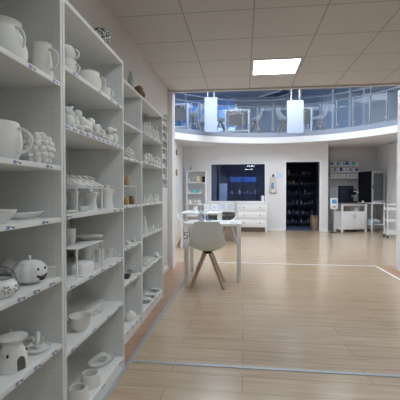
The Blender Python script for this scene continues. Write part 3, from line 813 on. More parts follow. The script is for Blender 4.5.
# ---- bookcases three and four: goods get small
t = thing('bottle', 'slim grey-green ceramic bottle standing on top of the third bookcase', 'bottle', put(131.5, -.925, 2.02))
vessel(t, [(.026, 0), (.029, .004), (.029, .07), (.026, .10), (.018, .125), (.016, .14), (.017, .15)], GREYGL, seg=26, wall=.003)
t = thing('pine_cone_cluster', 'brown pine cone cluster lying on top of the third bookcase', 'pine cones', put(139.5, -.92, 2.02)); t.scale = (1.3, 1.7, 1.25)
b = bm_()
for cx_, cy_, cz_, r_ in ((0, -.03, .032, .032), (0, .035, .030, .030), (.0, 0, .055, .026)):
    for i in range(46):
        h = -1 + 2 * (i + .5) / 46; a = i * 2.4; q = sqrt(1 - h * h)
        ell(b, (cx_ + q * cos(a) * r_ * .8, cy_ + q * sin(a) * r_ * .8, cz_ + h * r_ * .8), (.0075, .0075, .0055), seg=6)
zm = min(v.co.z for v in b.verts)
for v in b.verts: v.co.z -= zm
obj('scales', b, BROWN, t)
def g3(u, X, z): return put(u, X, z)
b = bm_(); ell(b, (0, 0, .05), (.05, .045, .05))
for i in range(40):
    h = -.8 + 1.75 * (i + .5) / 40; a = i * 2.4; q = sqrt(max(0, 1 - h * h)); ell(b, (q * cos(a) * .048, q * sin(a) * .044, .05 + h * .048), (.011, .011, .011), seg=8)
for v in b.verts: v.co.z = max(v.co.z, 0)
tag(obj('knobbly_ball', b, BISQ, loc=g3(127.5, -.96, Z3a[1])), 'knobbly white ball at the left of the third bookcase', 'ornament')
figure(5, g3(133.5, -.94, Z3a[1]), 1.2, 'small white duck beside the knobbly white ball', .75)
yl, yr = Yat(123, -.93), Yat(134.5, -.93)
yl = 2.42
riser((-.975, (yl + yr) / 2, Z3a[2]), .13, yr - yl, .155, 'small white riser with amber pieces above and below, third bookcase')
def jar(loc, r, h, m, label, name='jar', cat='jar', group=None):
    t = thing(name, label, cat, loc, 0, group)
    vessel(t, [(r * .8, 0), (r, .004), (r, h * .6), (r * .7, h * .85), (r * .75, h)], m, seg=20, wall=.003)
jar(g3(127, -.955, Z3a[2] + .155), .022, .075, AMBER, 'amber jar standing on the small riser')
jar(g3(126.5, -.95, Z3a[2]), .022, .06, AMBER, 'light amber jar at the left under the small riser')
jar(g3(131.5, -.95, Z3a[2]), .022, .07, BROWN, 'darker brown jar under the small riser', )
for u, k, lab in ((127, 8, 'white hedgehog figurine at the left of the third bookcase, fourth shelf'), (133, 5, 'white duck figurine in the middle of the third bookcase, fourth shelf'), (137.5, 10, 'white shell ornament at the right of the third bookcase, fourth shelf')):
    figure(k, g3(u, -.94, Z3a[3]), .9, lab, .75)
for k in range(3):
    b = bm_(); r_ = .055 - .006 * k; lathe(b, [(0, 0), (r_ * .6, 0), (r_ * .7, .003), (r_, .014), (r_ * .95, .0145), (r_ * .66, .0075), (0, .007)], 28)
    tag(obj('saucer', b, BISQ, loc=g3(134, -.95, Z3a[4] + k * .0075)), ('lowest', 'middle', 'topmost')[k] + ' of three white saucers in the third bookcase, fifth shelf', 'saucer', 'saucers in the third bookcase')
t = thing('dark_bowl', 'dark grey bowl left of the saucers in the third bookcase', 'bowl', g3(126, -.94, Z3a[4])); vessel(t, [(.02, 0), (.025, .003), (.034, .02), (.036, .032)], mat('charcoal_glaze', (.07, .075, .09), .4), seg=22, wall=.003)
t = thing('teapot', 'low white lidded teapot on the bottom shelf of the third bookcase', 'teapot', g3(129.5, -.95, .09))
vessel(t, [(.035, 0), (.04, .003), (.052, .03), (.044, .055), (.028, .064)], BISQ, seg=26)
b = bm_(); lathe(b, [(0, .062), (.030, .064), (.02, .074), (.006, .078), (.008, .088), (0, .091)], 22); obj('lid', b, BISQ, t)
b = bm_(); tube(b, [(0, .045, .025), (0, .065, .04), (0, .074, .058)], .009, 8, r1=.005); obj('spout', b, BISQ, t)
t = thing('small_bowl', 'shallow white dish right of the low teapot', 'dish', g3(137, -.945, .09)); vessel(t, [(.02, 0), (.024, .002), (.036, .012), (.038, .016)], BISQ, seg=22, wall=.003)

def row(us, X, z, kinds, sc, label, group, rot=.8, cat=None):
    for i, u in enumerate(us):
        figure(kinds[i % len(kinds)], put(u, X + .012 * (i % 2), z), rot + .4 * (i % 3 - 1), label, sc * (1 + .12 * ((i * 7) % 3 - 1)), group=group)
row([144.2, 146.6, 149.2, 151.7, 154.0, 156.4, 158.3], -.93, Z3b[0], [7, 9, 7], 1.35, 'tall slim white figurine on the upper shelf of the farthest bookcase', 'tall figurines in the farthest bookcase')
row([144.8, 147.6, 150.3, 153.2, 155.8, 158.2], -.935, Z3b[1], [1, 6, 1], 1.22, 'round-headed white figurine on the second shelf of the farthest bookcase', 'round figurines in the farthest bookcase')
row([144, 146.5, 149, 151.4, 153.8, 156, 158], -.93, Z3b[2], [7, 0, 4], .9, 'little white figurine on the middle shelf of the farthest bookcase', 'middle shelf figurines in the farthest bookcase')
row([147.5, 150, 152.5, 155, 157.3], -.93, Z3b[3], [0, 4, 2], .72, 'little white animal on the fourth shelf of the farthest bookcase', 'fourth shelf animals in the farthest bookcase')
t = thing('candle_cone', 'tall white cone at the left of the farthest bookcase, fourth shelf', 'cone', put(144.3, -.95, Z3b[3])); b = bm_(); lathe(b, [(0, 0), (.034, 0), (.034, .006), (.006, .17), (0, .175)], 22); obj('cone', b, BISQ, t)
row([144.5, 147.3, 150, 153, 156.2], -.93, Z3b[4], [10, 8, 10], 1.15, 'white shell or spiky animal on the fifth shelf of the farthest bookcase', 'shells in the farthest bookcase')
for i, (u, n, r_) in enumerate(((145.5, 5, .055), (150.2, 4, .06), (156, 3, .05))):
    for k in range(n):
        b = bm_(); lathe(b, [(0, 0), (r_ * .6, 0), (r_ * .7, .003), (r_, .014), (r_ * .95, .0145), (r_ * .66, .0075), (0, .007)], 24)
        tag(obj('plate', b, BISQ, loc=put(u, -.945, .09 + k * .0075)), ('plate in the left stack', 'plate in the middle stack', 'plate in the right stack')[i] + ' at the foot of the farthest bookcase', 'plate', 'plates in the ' + ('left', 'middle', 'right')[i] + ' stack of the farthest bookcase')

# ---- wall rack beyond the bookcases
y0, y1 = 3.96, 4.28; xf = -.905
t = thing('wall_rack', 'narrow white wall rack of shallow shelves between the bookcases and the pillar', 'wall rack', (WX, (y0 + y1) / 2, 1.22))
rz_ = [0, .105, .235, .35, .46, .555, .65, .74, .82]
for yy in (y1 - .012,):
    b = bm_(); box(b, .001, xf - WX, yy - (y0 + y1) / 2, yy + .012 - (y0 + y1) / 2, 0, .89); obj('side_panel', b, EDGE, t)
for z in rz_:
    b = bm_(); box(b, .001, xf - WX - .001, y0 - (y0 + y1) / 2, y1 - .012 - (y0 + y1) / 2, z, z + .01); obj('shelf', b, EDGE, t)
k = 0
for z in (0, .105, .235, .35, .555, .74):
    for yy in (4.03, 4.10, 4.17, 4.24):
        m_ = (BISQ, TEAL, GREYGL, BISQ2)[k % 4] if z == 0 else BISQ; k += 1
        if ('mini', m_.name) not in AME:
            b = bm_(); lathe(b, [(0, 0), (.022, 0), (.028, .03), (.022, .05), (.015, .055), (0, .05)], 16); o = obj('miniature_pot', b, m_); AME[('mini', m_.name)] = o
        else: o = AME[('mini', m_.name)].copy(); COL.objects.link(o)
        o.location = (-.96, yy, 1.22 + z + .0101)
        tag(o, 'miniature pot on the narrow wall rack' if z else 'miniature pot on the lowest tier of the wall rack', 'pot', 'miniature pots on the wall rack' if z else 'pots on the lowest tier of the wall rack')

# ------------------------------------------------------------------ chairs
def shell_chair(name, label, shell_mat, loc, rot, group=None):
    """seat faces local +Y, back at -Y."""
    t = thing(name, label, 'chair', loc, rot, group)
    b = bm_()
    prof = [(-.235, .835, .148, .0), (-.232, .80, .168, .004), (-.222, .72, .187, .018), (-.208, .63, .206, .035), (-.185, .55, .226, .055),
            (-.135, .475, .232, .085), (-.06, .442, .235, .085), (.03, .436, .232, .07), (.12, .444, .224, .05), (.19, .452, .205, .03), (.215, .440, .185, .02), (.222, .425, .17, .012)]
    N = 14; G = []
    for i, (y, z, w, lift) in enumerate(prof):
        # normal direction of the profile, to curl the sides forward/up
        a = prof[max(i - 1, 0)]; c = prof[min(i + 1, len(prof) - 1)]
        dy, dz = c[0] - a[0], c[1] - a[1]; L = sqrt(dy * dy + dz * dz); ny, nz = -dz / L, dy / L
        if ny < 0 and nz < 0: ny, nz = -ny, -nz
        ring = []
        for j in range(N + 1):
            q = -1 + 2 * j / N; e = abs(q) ** 2.4
            top = -.012 * (abs(q) ** 4) if i == 0 else 0
            dip = -.012 * (1 - q * q) if i == 0 else 0
            ring.append(b.verts.new((w * q, y + ny * lift * e, z + nz * lift * e + top + dip)))
        G.append(ring)
    for A_, B_ in zip(G, G[1:]):
        for j in range(N): b.faces.new((A_[j], A_[j + 1], B_[j + 1], B_[j]))
    o = obj('seat_shell', b, shell_mat, t)
    md = o.modifiers.new('solid', 'SOLIDIFY'); md.thickness = .007; md.offset = 0
    md = o.modifiers.new('sub', 'SUBSURF'); md.levels = 1; md.render_levels = 2
    for sx in (-1, 1):
        for sy in (-1, 1):
            b = bm_()
            top = Vector((sx * .035, sy * .035, .415)); bot = Vector((sx * .205, sy * .19, 0))
            ax = (bot - top).normalized(); side = ax.cross(Vector((0, 0, 1))).normalized(); up = side.cross(ax)
            ring = []
            for p, w, h in ((top, .023, .020), (bot, .0165, .014)):
                r = [p + side * w + up * h, p - side * w + up * h, p - side * w - up * h, p + side * w - up * h]
                if p is bot:
                    r = [v - ax * (v.z / ax.z) for v in r]
                ring.append([b.verts.new(v) for v in r])
            b.faces.new(ring[0]); b.faces.new(ring[1][::-1])
            for j in range(4): b.faces.new((ring[0][j], ring[0][(j + 1) % 4], ring[1][(j + 1) % 4], ring[1][j]))
            bmesh.ops.bevel(b, geom=list(b.edges), offset=.003, segments=2, affect='EDGES')
            obj('leg', b, BEECH, t)
    b = bm_(); box(b, -.05, .05, -.05, .05, .409, .43, bev=.004); obj('mount', b, BLACK, t)
    return t
kx = Xat(207.5, 4.47)
ch1 = shell_chair('shell_chair', 'off-white plastic shell chair with beech legs, nearest, back to the camera', SHELLG, (kx, 4.50, 0), radians(3))
ch2 = shell_chair('shell_chair', 'white shell chair at the left end of the far table', SHELL, (-1.24, 7.86, 0), radians(-85))
dup(ch2, (-.32, 8.30, 0), radians(95), 'white shell chair at the right end of the far table, turned sideways')

# ------------------------------------------------------------------ tables
def table(name, label, x0, x1, y0, y1, h=.76, leg=.04, m=METALW, z=0, apron=.04):
    t = thing(name, label, 'table', ((x0 + x1) / 2, (y0 + y1) / 2, z))
    hx, hy = (x1 - x0) / 2, (y1 - y0) / 2
    b = bm_(); box(b, -hx, hx, -hy, hy, h - .035, h, bev=.003); obj('table_top', b, m, t)
    for sx in (-1, 1):
        for sy in (-1, 1):
            b = bm_(); x, y = sx * (hx - leg / 2 - .002), sy * (hy - leg / 2 - .002)
            box(b, x - leg / 2, x + leg / 2, y - leg / 2, y + leg / 2, 0, h - .035, bev=.002); obj('leg', b, m, t)
    return t
tb = table('table', 'white square table behind the nearest chair, marked with the number 5', -.775, -.025, 4.70, 5.30, .765, .052)
# number plate "5" on the left front leg
b = bm_(); box(b, -.025, .025, -.004, 0, -.055, .055, bev=.001)
pl = obj('number_plate', b, PAPER, tb); pl.location = (-.347, -.2985, .60)
def digit5(b, s):
    pts = [(.5, 1), (-.4, 1), (-.45, .15), (-.1, .3), (.3, .2), (.5, -.2), (.4, -.7), (0, -.98), (-.35, -.9), (-.55, -.65)]
    w = .26
    for i in range(len(pts) - 1):
        p, q = Vector((pts[i][0], 0, pts[i][1])) * s, Vector((pts[i + 1][0], 0, pts[i + 1][1])) * s
        tube(b, [p, q], w * s * .62, 6); ell(b, p, (w * s * .62,) * 3, seg=8); ell(b, q, (w * s * .62,) * 3, seg=8)
    for v in b.verts: v.co.y = v.co.y * .06 - .0055
b = bm_(); digit5(b, .041); nb = obj('number_five', b, BLACK, pl)
table('table', 'white table farther back in the hall, with brushes and sign stands on it', -1.30, -.475, 7.42, 8.25, .76, .05)
def brush_pot(loc, label, sc=1.0, bm_body=CLR):
    t = thing('brush_pot', label, 'brush pot', loc)
    b = bm_(); lathe(b, walled([(.034 * sc, 0), (.036 * sc, .003), (.036 * sc, .10 * sc)], .003), 22); obj('pot', b, bm_body, t)
    for i in range(6):
        a = i * 1.05; r = .024 * sc
        p0 = Vector((-.4 * r * cos(a), -.4 * r * sin(a), .008)); p1 = Vector((1.5 * r * cos(a), 1.5 * r * sin(a), (.17 + .012 * (i % 3)) * sc))
        b = bm_(); tube(b, [p0, p1], .0032 * sc, 6); br = obj('brush_handle', b, (BEECH, BROWN, GREYP)[i % 3], t)
        b = bm_(); d_ = (p1 - p0).normalized(); tube(b, [p1, p1 + d_ * .012 * sc, p1 + d_ * .03 * sc], .005 * sc, 8, r1=.002 * sc); obj('bristles', b, (BROWN, GREYGL, BEECH)[i % 3], br)
brush_pot((-.58, 4.98, .765), 'glass jar of paintbrushes on the numbered table', 1.0)
t = thing('water_jar', 'low glass water jar beside the brushes on the numbered table', 'jar', (-.49, 5.12, .765)); vessel(t, [(.03, 0), (.032, .003), (.033, .07)], BGLS, seg=22, wall=.003)
for x, y, w, h, m_, lab in ((-.30, 5.02, .16, .10, TEAL, 'pale paint palette at the left on the numbered table'), (-.13, 4.90, .09, .13, mat('pale_blue_card', (.62, .72, .85), .6), 'pale blue card at the right corner of the numbered table')):
    b = bm_(); box(b, -w / 2, w / 2, -h / 2, h / 2, 0, .006, bev=.001)
    if m_ is TEAL:
        for i in range(4): lathe(b, [(.011, .006), (.013, .009), (.010, .009), (0, .0065)], 12, off=(-.055 + .036 * i, 0, 0))
        m_ = mat('pale_palette', (.70, .78, .84), .4)
    tag(obj('paint_palette' if w > .1 else 'card', b, m_, loc=(x, y, .765), rot=.2), lab, 'palette' if w > .1 else 'card')
brush_pot((-1.02, 7.75, .76), 'jar of paintbrushes at the left on the far table', 1.15, BISQ)
for x, w, h, lab in ((-.80, .10, .16, 'narrow white sign stand on the far table'), (-.62, .14, .17, 'wider white sign stand on the far table')):
    t = thing('sign_stand', lab, 'sign stand', (x, 7.9, .76), .1)
    b = bm_(); box(b, -w / 2, w / 2, -.03, .03, 0, .006); obj('foot', b, CLR, t)
    b = bm_(); box(b, -w / 2, w / 2, -.003, .003, .006, h); obj('sheet', b, PAPER, t)
    b = bm_(); box(b, -w * .3, w * .3, -.0042, -.003, h * .35, h * .7); obj('print', b, mat('pale_blue_card', (.62, .72, .85), .6), t)
b = bm_(); box(b, -.10, .10, -.07, .07, 0, .006, bev=.001); tag(obj('cutting_mat', b, TEAL, loc=(-.86, 7.62, .76)), 'small teal mat lying on the far table', 'mat')
# ------------------------------------------------------------------ back of the hall
# open shelf at the left of the back wall
x0, x1 = Xat(186.3, 11.0), Xat(206, 11.0)
t = thing('shelf_unit', 'white open shelf unit against the back wall in the left corner', 'shelf unit', ((x0 + x1) / 2, 11.14, 0)); hw = (x1 - x0) / 2
for sx in (-1, 1):
    b = bm_(); box(b, sx * hw - (.03 if sx > 0 else 0), sx * hw + (.03 if sx < 0 else 0), -.14, .14, 0, 1.86, bev=.002); obj('side_panel', b, TRIM, t)
b = bm_(); box(b, -hw + .03, hw - .03, .132, .14, .05, 1.85); obj('back_panel', b, WALL, t)
shz = (.08, .44, .80, 1.14, 1.475, 1.835)
for z in shz:
    b = bm_(); box(b, -hw + .03, hw - .03, -.135, .132, z, z + .022); obj('shelf', b, TRIM, t)
def U(u, Y, z): return (Xat(u, Y), Y, z)
t = thing('lidded_crock', 'small grey-green lidded crock on top of the corner shelf unit', 'crock', U(191.5, 11.1, 1.86)); vessel(t, [(.05, 0), (.06, .01), (.062, .08), (.05, .11)], GREYGL)
b = bm_(); lathe(b, [(0, .108), (.054, .11), (.03, .135), (.012, .14), (.016, .16), (0, .165)], 20); obj('lid', b, GREYP, t)
def plant(loc, label, r=.05):
    t = thing('small_plant', label, 'plant', loc); b = bm_(); lathe(b, walled([(.025, 0), (.033, .05)], .003), 16); obj('pot', b, GREYGL, t)
    b = bm_()
    for i in range(16):
        a = i * 2.4; d_ = Vector((cos(a), sin(a), .3 + .5 * (i % 3))).normalized()
        ell(b, Vector((0, 0, .055)) + d_ * r * .7, (.018, .011, .005), seg=8, rot=d_.to_track_quat('X', 'Z').to_matrix())
    obj('foliage', b, GREEN, t)
zz = shz[4] + .022
plant(U(191, 11.08, zz), 'small green plant at the left on the upper tier of the corner shelf unit')
plant(U(194.5, 11.08, zz), 'second small green plant, nearer the yellow box', .04)
def sbox(name, loc, w, d, h, m_, label, cat='box', lidm=None):
    t = thing(name, label, cat, loc); b = bm_(); box(b, -w / 2, w / 2, -d / 2, d / 2, 0, h * .82, bev=.003); obj('body', b, m_, t)
    b = bm_(); box(b, -w / 2 - .002, w / 2 + .002, -d / 2 - .002, d / 2 + .002, h * .82, h, bev=.002); obj('lid', b, lidm or m_, t); return t
sbox('box', U(198.8, 11.08, zz), .10, .10, .20, YEL, 'upright yellow box on the corner shelf unit')
sbox('box', U(203.6, 11.08, zz), .08, .10, .18, BLACK, 'upright black box at the right on the corner shelf unit')
zz = shz[3] + .022
for u, w, h, m_, lab in ((193, .11, .11, TEAL, 'teal box at the left on the corner shelf unit'), (198.3, .08, .11, TEAL, 'narrow teal box beside the pale blue one'), (200.8, .07, .09, mat('pale_blue_card', (.62, .72, .85), .6), 'pale blue box right of the teal boxes')):
    sbox('box', U(u, 11.08, zz), w, .10, h, m_, lab)
b = bm_(); box(b, -.055, .055, -.05, .05, 0, .03, bev=.002); tag(obj('dark_tray', b, BROWN, loc=U(203.2, 11.02, zz)), 'low dark tray at the right end of the corner shelf unit', 'tray')
zz = shz[2] + .022
for u, lab in ((190, 'left'), (194.5, 'middle'), (199, 'right')):
    jar(U(u, 11.06, zz), .045, .13, BISQ2, 'cream jar, ' + lab + ' of three on the middle tier of the corner shelf unit')
# dresser
x0, x1 = Xat(237, 10.8), Xat(267.3, 10.8); yf = 10.8
t = thing('dresser', 'white three-drawer dresser below the back window', 'dresser', ((x0 + x1) / 2, 11.04, 0)); hw = (x1 - x0) / 2
b = bm_(); box(b, -hw, hw, -.23, .225, .14, .86, bev=.002); obj('body', b, TRIM, t)
b = bm_(); box(b, -hw - .02, hw + .02, -.25, .235, .86, .885, bev=.004); obj('top', b, TRIM, t)
for sx in (-1, 1):
    for sy in (-.205, .2):
        b = bm_(); box(b, sx * (hw - .025) - .025, sx * (hw - .025) + .025, sy - .025, sy + .025, 0, .14); obj('leg', b, TRIM, t)
b = bm_(); box(b, -hw + .06, hw - .06, -.18, -.17, .01, .14); obj('shadow_strip', b, mat('shadow_board', (.16, .13, .12), .8), t)  # dark strip put in for the shade under the dresser
for i in range(3):
    z0 = .165 + i * .23; b = bm_(); box(b, -hw + .045, hw - .045, -.246, -.23, z0, z0 + .215, bev=.004); dr = obj('drawer', b, TRIM, t)
    for sx in (-1, 1):
        b = bm_(); ell(b, (sx * hw * .52, -.256, z0 + .11), (.016, .016, .016), seg=12); obj('knob', b, BLACK, dr)
# low open unit left of it
xa, xb_ = Xat(207, 10.85), x0 - .03
t = thing('low_shelf_unit', 'low white open unit left of the dresser with dark baskets inside', 'shelf unit', ((xa + xb_) / 2, 11.06, 0)); hw = (xb_ - xa) / 2
b = bm_(); box(b, -hw, hw, -.21, .2, .60, .63); obj('top', b, TRIM, t)
b = bm_(); box(b, -hw + .03, hw - .03, -.2, .19, .30, .32); obj('shelf', b, TRIM, t)
for sx in (-1, 1):
    b = bm_(); box(b, sx * hw - (.03 if sx > 0 else 0), sx * hw + (.03 if sx < 0 else 0), -.2, .2, 0, .60); obj('side_panel', b, TRIM, t)
for k, u in enumerate((214, 224, 231)):
    t = thing('basket', ('left', 'middle', 'right')[k] + ' of three dark baskets in the low open unit', 'basket', U(u, 11.0, .32), 0)
    b = bm_(); box(b, -.10, .10, -.13, .13, 0, .16, bev=.01); obj('body', b, mat('dark_wicker', (.05, .055, .05), .8, bump=.6, scale=90, var=.4), t)
    b = bm_()
    for i in range(9): ell(b, (-.07 + .018 * i, -.06 + .05 * (i % 3), .165), (.022, .025, .02), seg=8)
    obj('contents', b, GREYGL, t)
for u, w, lab in ((222.8, .2, 'left'), (230.6, .2, 'right')):
    t = thing('display_box', lab + ' of two pale framed displays on the low unit', 'framed display', U(u, 10.98, .63))
    b = bm_(); box(b, -w / 2, w / 2, -.02, .02, 0, .23, bev=.003); obj('frame', b, TRIM, t)
    b = bm_(); box(b, -w / 2 + .02, w / 2 - .02, -.023, -.02, .025, .20); obj('picture', b, mat('display_sheet', (.64, .70, .80), .6), t)
t = thing('paper_roll', 'white paper roll standing on the right end of the dresser', 'paper roll', U(262.8, 11.0, .885)); b = bm_(); lathe(b, [(0, 0), (.045, 0), (.045, .2), (.012, .2), (.012, .19), (0, .19)], 24); obj('roll', b, PAPER, t)
# grey bin on the floor
t = thing('storage_bin', 'taupe bin on the floor behind the numbered table', 'bin', U(231, 8.85, 0)); b = bm_()
prism(b, [(-.15, 0), (.15, 0), (.18, .38), (-.18, .38)], 'y', -.15, .15); obj('body', b, mat('taupe_plastic', (.33, .30, .28), .6), t)
b = bm_(); box(b, -.19, .19, -.16, .16, .38, .40, bev=.004); obj('rim', b, mat('taupe_plastic', (.33, .30, .28), .6), t)
# apron and notice on the wall
t = thing('apron', 'peach apron with a blue patch hanging on the wall by the doorway', 'apron', (Xat(273, YB), YB - .026, Zat(184, .9, YB)))
b = bm_(); R = []
for (w, z) in ((.075, .22), (.09, .19), (.085, .12), (.09, 0), (.10, -.15), (.12, -.22), (.11, -.27)):
    R.append([b.verts.new((w * (-1 + 2 * j / 12), -.012 - .012 * sin(j * 1.7), z - .01 * (j % 3))) for j in range(13)])
for A_, B_ in zip(R, R[1:]):
    for j in range(12): b.faces.new((A_[j], A_[j + 1], B_[j + 1], B_[j]))
o = obj('cloth', b, PEACH, t); md = o.modifiers.new('s', 'SOLIDIFY'); md.thickness = .012
b = bm_(); box(b, -.06, .02, -.045, -.033, -.14, .04, bev=.008); obj('pocket', b, mat('blue_cloth', (.15, .38, .68), .8), t)
b = bm_(); box(b, -.012, .012, -.01, .0255, .27, .295, bev=.003); obj('hook', b, STEEL, t)
b = bm_(); ell(b, (0, -.008, .255), (.028, .02, .05)); obj('collar', b, BLACK, t)
t = thing('wall_notice', 'pale blue notice taped to the wall left of the doorway', 'notice', (Xat(280, YB), YB - .001, Zat(175.5, 1.2, YB)))
b = bm_(); box(b, -.12, .12, -.003, 0, -.10, .10); obj('sheet', b, mat('notice_sheet', (.70, .77, .88), .7), t)
b = bm_(); 
for i in range(4): box(b, -.09, .09 - .03 * (i % 2), -.0036, -.003, .05 - .035 * i, .06 - .035 * i)
obj('print', b, mat('notice_print', (.42, .52, .70), .7), t)
# round wooden plaques on the left wall
for v, r_, m_, lab in ((152.5, .085, mat('dark_slate', (.14, .13, .13), .6), 'dark round plaque, upper one on the left hall wall'), (172.5, .10, BROWN, 'brown round wooden plaque, lower one on the left hall wall')):
    Y_ = Yat(176.3, LX); t = thing('wall_plaque', lab, 'plaque', (LX, Y_, Zat(v, LX, Y_)))
    b = bm_()
    for i in range(1): lathe(b, [(0, 0), (r_, 0), (r_, .012), (r_ * .9, .02), (0, .02)], 28)
    for vv in b.verts: vv.co = Vector((vv.co.z, vv.co.x, vv.co.y))
    obj('disc', b, m_, t)
Y_ = Yat(177.5, LX); t = thing('wall_paper', 'pale paper sheet on the left hall wall below the plaques', 'paper', (LX, Y_, Zat(189, LX, Y_))); b = bm_(); box(b, 0, .002, -.15, .15, -.14, .14); obj('sheet', b, mat('notice_sheet', (.70, .77, .88), .7), t)

# ------------------------------------------------------------------ store room: racks seen through window and door
def potshape(k):
    b = bm_()
    P = ([(.05, 0), (.06, .01), (.07, .06), (.05, .11), (.04, .14), (.045, .16)], [(.03, 0), (.05, .02), (.085, .07)], [(.04, 0), (.045, .01), (.045, .13), (.03, .15), (.02, .19), (.024, .2)], [(.05, 0), (.055, .1)])[k]
    lathe(b, walled(smooth_prof(P, 3)), 16); return b
STP = [mat('store_ware_grey', (.24, .27, .33), .6), mat('store_ware_dark', (.09, .11, .18), .6), mat('store_ware_pale', (.42, .44, .47), .6)]
POTS = {}
def store_pot(k, m_, loc, sc, label, grp, rot=0):
    if (k, m_.name) in POTS: o = POTS[(k, m_.name)].copy(); COL.objects.link(o)
    else: o = obj('pottery_piece', potshape(k), m_); POTS[(k, m_.name)] = o
    o.location = loc; o.scale = (sc,) * 3; tag(o, label, 'pottery', grp)
def rack(x0, x1, y, zs, label):
    t = thing('storage_rack', label, 'storage rack', ((x0 + x1) / 2, y, 0)); hw = (x1 - x0) / 2
    for sx in (-1, 0, 1):
        for sy in (-.2, .2):
            b = bm_(); box(b, sx * hw - .02, sx * hw + .02, sy - .02, sy + .02, 0, zs[-1] + .25); obj('post', b, NAVY, t)
    for z in zs:
        b = bm_(); box(b, -hw, hw, -.22, .22, z - .03, z); obj('shelf', b, NAVY, t)
rz1 = (.12, .42, .76, 1.11, 1.46, 1.80)
rack(1.25, 2.72, 13.2, rz1, 'dark blue metal rack of pottery seen through the doorway')
for i, z in enumerate(rz1):
    for j in range(10):
        x = 1.36 + j * .135 + random.uniform(-.02, .02)
        if abs(x - 1.985) < .05: x += .07
        store_pot(random.randrange(4), STP[random.choice((0, 0, 1, 2))], (x, 13.08 + random.uniform(-.02, .03), z), random.uniform(.65, 1.0), 'piece of pottery on a shelf of the dark rack behind the doorway', 'pottery on the rack behind the doorway')
t = thing('cardboard_box', 'brown cardboard box standing just inside the doorway on the right', 'box', (Xat(316.2, 11.75), 11.78, .004), .1)
b = bm_(); box(b, -.14, .14, -.14, .14, 0, .44, bev=.003); obj('carton', b, CARD, t)
b = bm_(); box(b, -.14, .14, -.2, -.14, .43, .436); box(b, -.14, .14, .14, .2, .43, .436); obj('flap', b, CARD, t)
rz2 = (.30, .75, 1.12, 1.55, 1.95)
rx0, rx1 = Xat(229, 12.9), Xat(257, 12.9)
rack(rx0, rx1, 12.9, rz2[:4], 'dark rack with blue bins seen through the back window')
for j in range(5):
    x = rx0 + .13 + j * (rx1 - rx0 - .26) / 4
    t = thing('storage_bin', 'blue bin on the rack behind the back window', 'bin', (x, 12.80, 1.55), 0, 'blue bins behind the back window')
    b = bm_(); prism(b, [(-.07, 0), (.07, 0), (.085, .16), (-.085, .16)], 'y', -.09, .09); obj('body', b, DKBLUE, t)
    b = bm_(); box(b, -.09, .09, -.1, .1, .16, .172); obj('rim', b, DKBLUE, t)
for z in (.75, 1.12):
    for j in range(7):
        x = rx0 + .09 + j * (rx1 - rx0 - .18) / 6
        store_pot(j % 4, STP[j % 3], (x + .01, 12.74, z), .8, 'piece of pottery below the blue bins behind the back window', 'pottery on the rack behind the back window')
# tall panels behind the window
for u0, u1, v0, m_, nm, lab in ((211.5, 217, 172, mat('blue_grey_door', (.10, .14, .22), .6), 'locker', 'dark blue-grey locker at the left behind the back window'), (219.2, 226.6, 183.5, mat('pale_panel', (.70, .78, .90), .6), 'white_cabinet', 'pale narrow cabinet behind the back window')):
    xx0, xx1 = Xat(u0, 12.3), Xat(u1, 12.3); zt = Zat(v0, -.5, 12.3)
    t = thing(nm, lab, 'cabinet', ((xx0 + xx1) / 2, 12.5, .004)); hw = (xx1 - xx0) / 2
    b = bm_(); box(b, -hw, hw, -.18, .2, 0, zt); obj('body', b, m_, t)
    b = bm_(); box(b, -hw + .01, hw - .01, -.2, -.18, .03, zt - .02, bev=.003); dd = obj('door', b, m_, t)
    b = bm_(); box(b, hw - .05, hw - .035, -.215, -.2, zt * .5, zt * .5 + .1); obj('handle', b, STEEL, dd)
ceiling_lamp(.3, 12.1, ZS, .25, .10, 'added unseen fill light in the store room behind the window', mat('store_fill_diffuser', (.8, .9, 1), .5, emit=(.6, .75, 1.0), estr=75.0))  # lamp added to light what shows through the window

# ------------------------------------------------------------------ alcove on the right
x0, x1 = Xat(329.2, 12.2), Xat(357.5, 12.2)
for k, v in enumerate((165.5, 171.5, 177.5)):
    z = Zat(v, 3.2, 12.2)
    t = thing('wall_shelf', ('top', 'middle', 'bottom')[k] + ' of three white wall shelves in the alcove', 'wall shelf', ((x0 + x1) / 2, RY, z))
    b = bm_(); box(b, -(x1 - x0) / 2, (x1 - x0) / 2, -.28, -.001, -.04, 0, bev=.003); obj('board', b, TRIM, t)
    n = 9
    for j in range(n):
        x = x0 + .06 + j * (x1 - x0 - .12) / (n - 1)
        m_ = ((DKBLUE, PAPER, TEAL, PAPER, mat('sky_blue_tub', (.25, .5, .75), .5)), (PAPER, GREYP, PAPER, DKBLUE, PAPER), (PAPER, PAPER, BISQ2, PAPER, PAPER))[k][j % 5]
        tj = thing('paint_tub', 'small tub of paint on the ' + ('top', 'middle', 'bottom')[k] + ' alcove shelf', 'tub', (x, RY - .18, z), 0, 'tubs on the ' + ('top', 'middle', 'bottom')[k] + ' alcove shelf')
        b = bm_(); lathe(b, [(0, 0), (.042, 0), (.045, .09), (0, .09)], 16); obj('tub', b, m_, tj)
        b = bm_(); lathe(b, [(0, .0901), (.046, .0901), (.046, .113), (.042, .115), (0, .115)], 16); obj('lid', b, (PAPER, m_)[j % 2], tj)
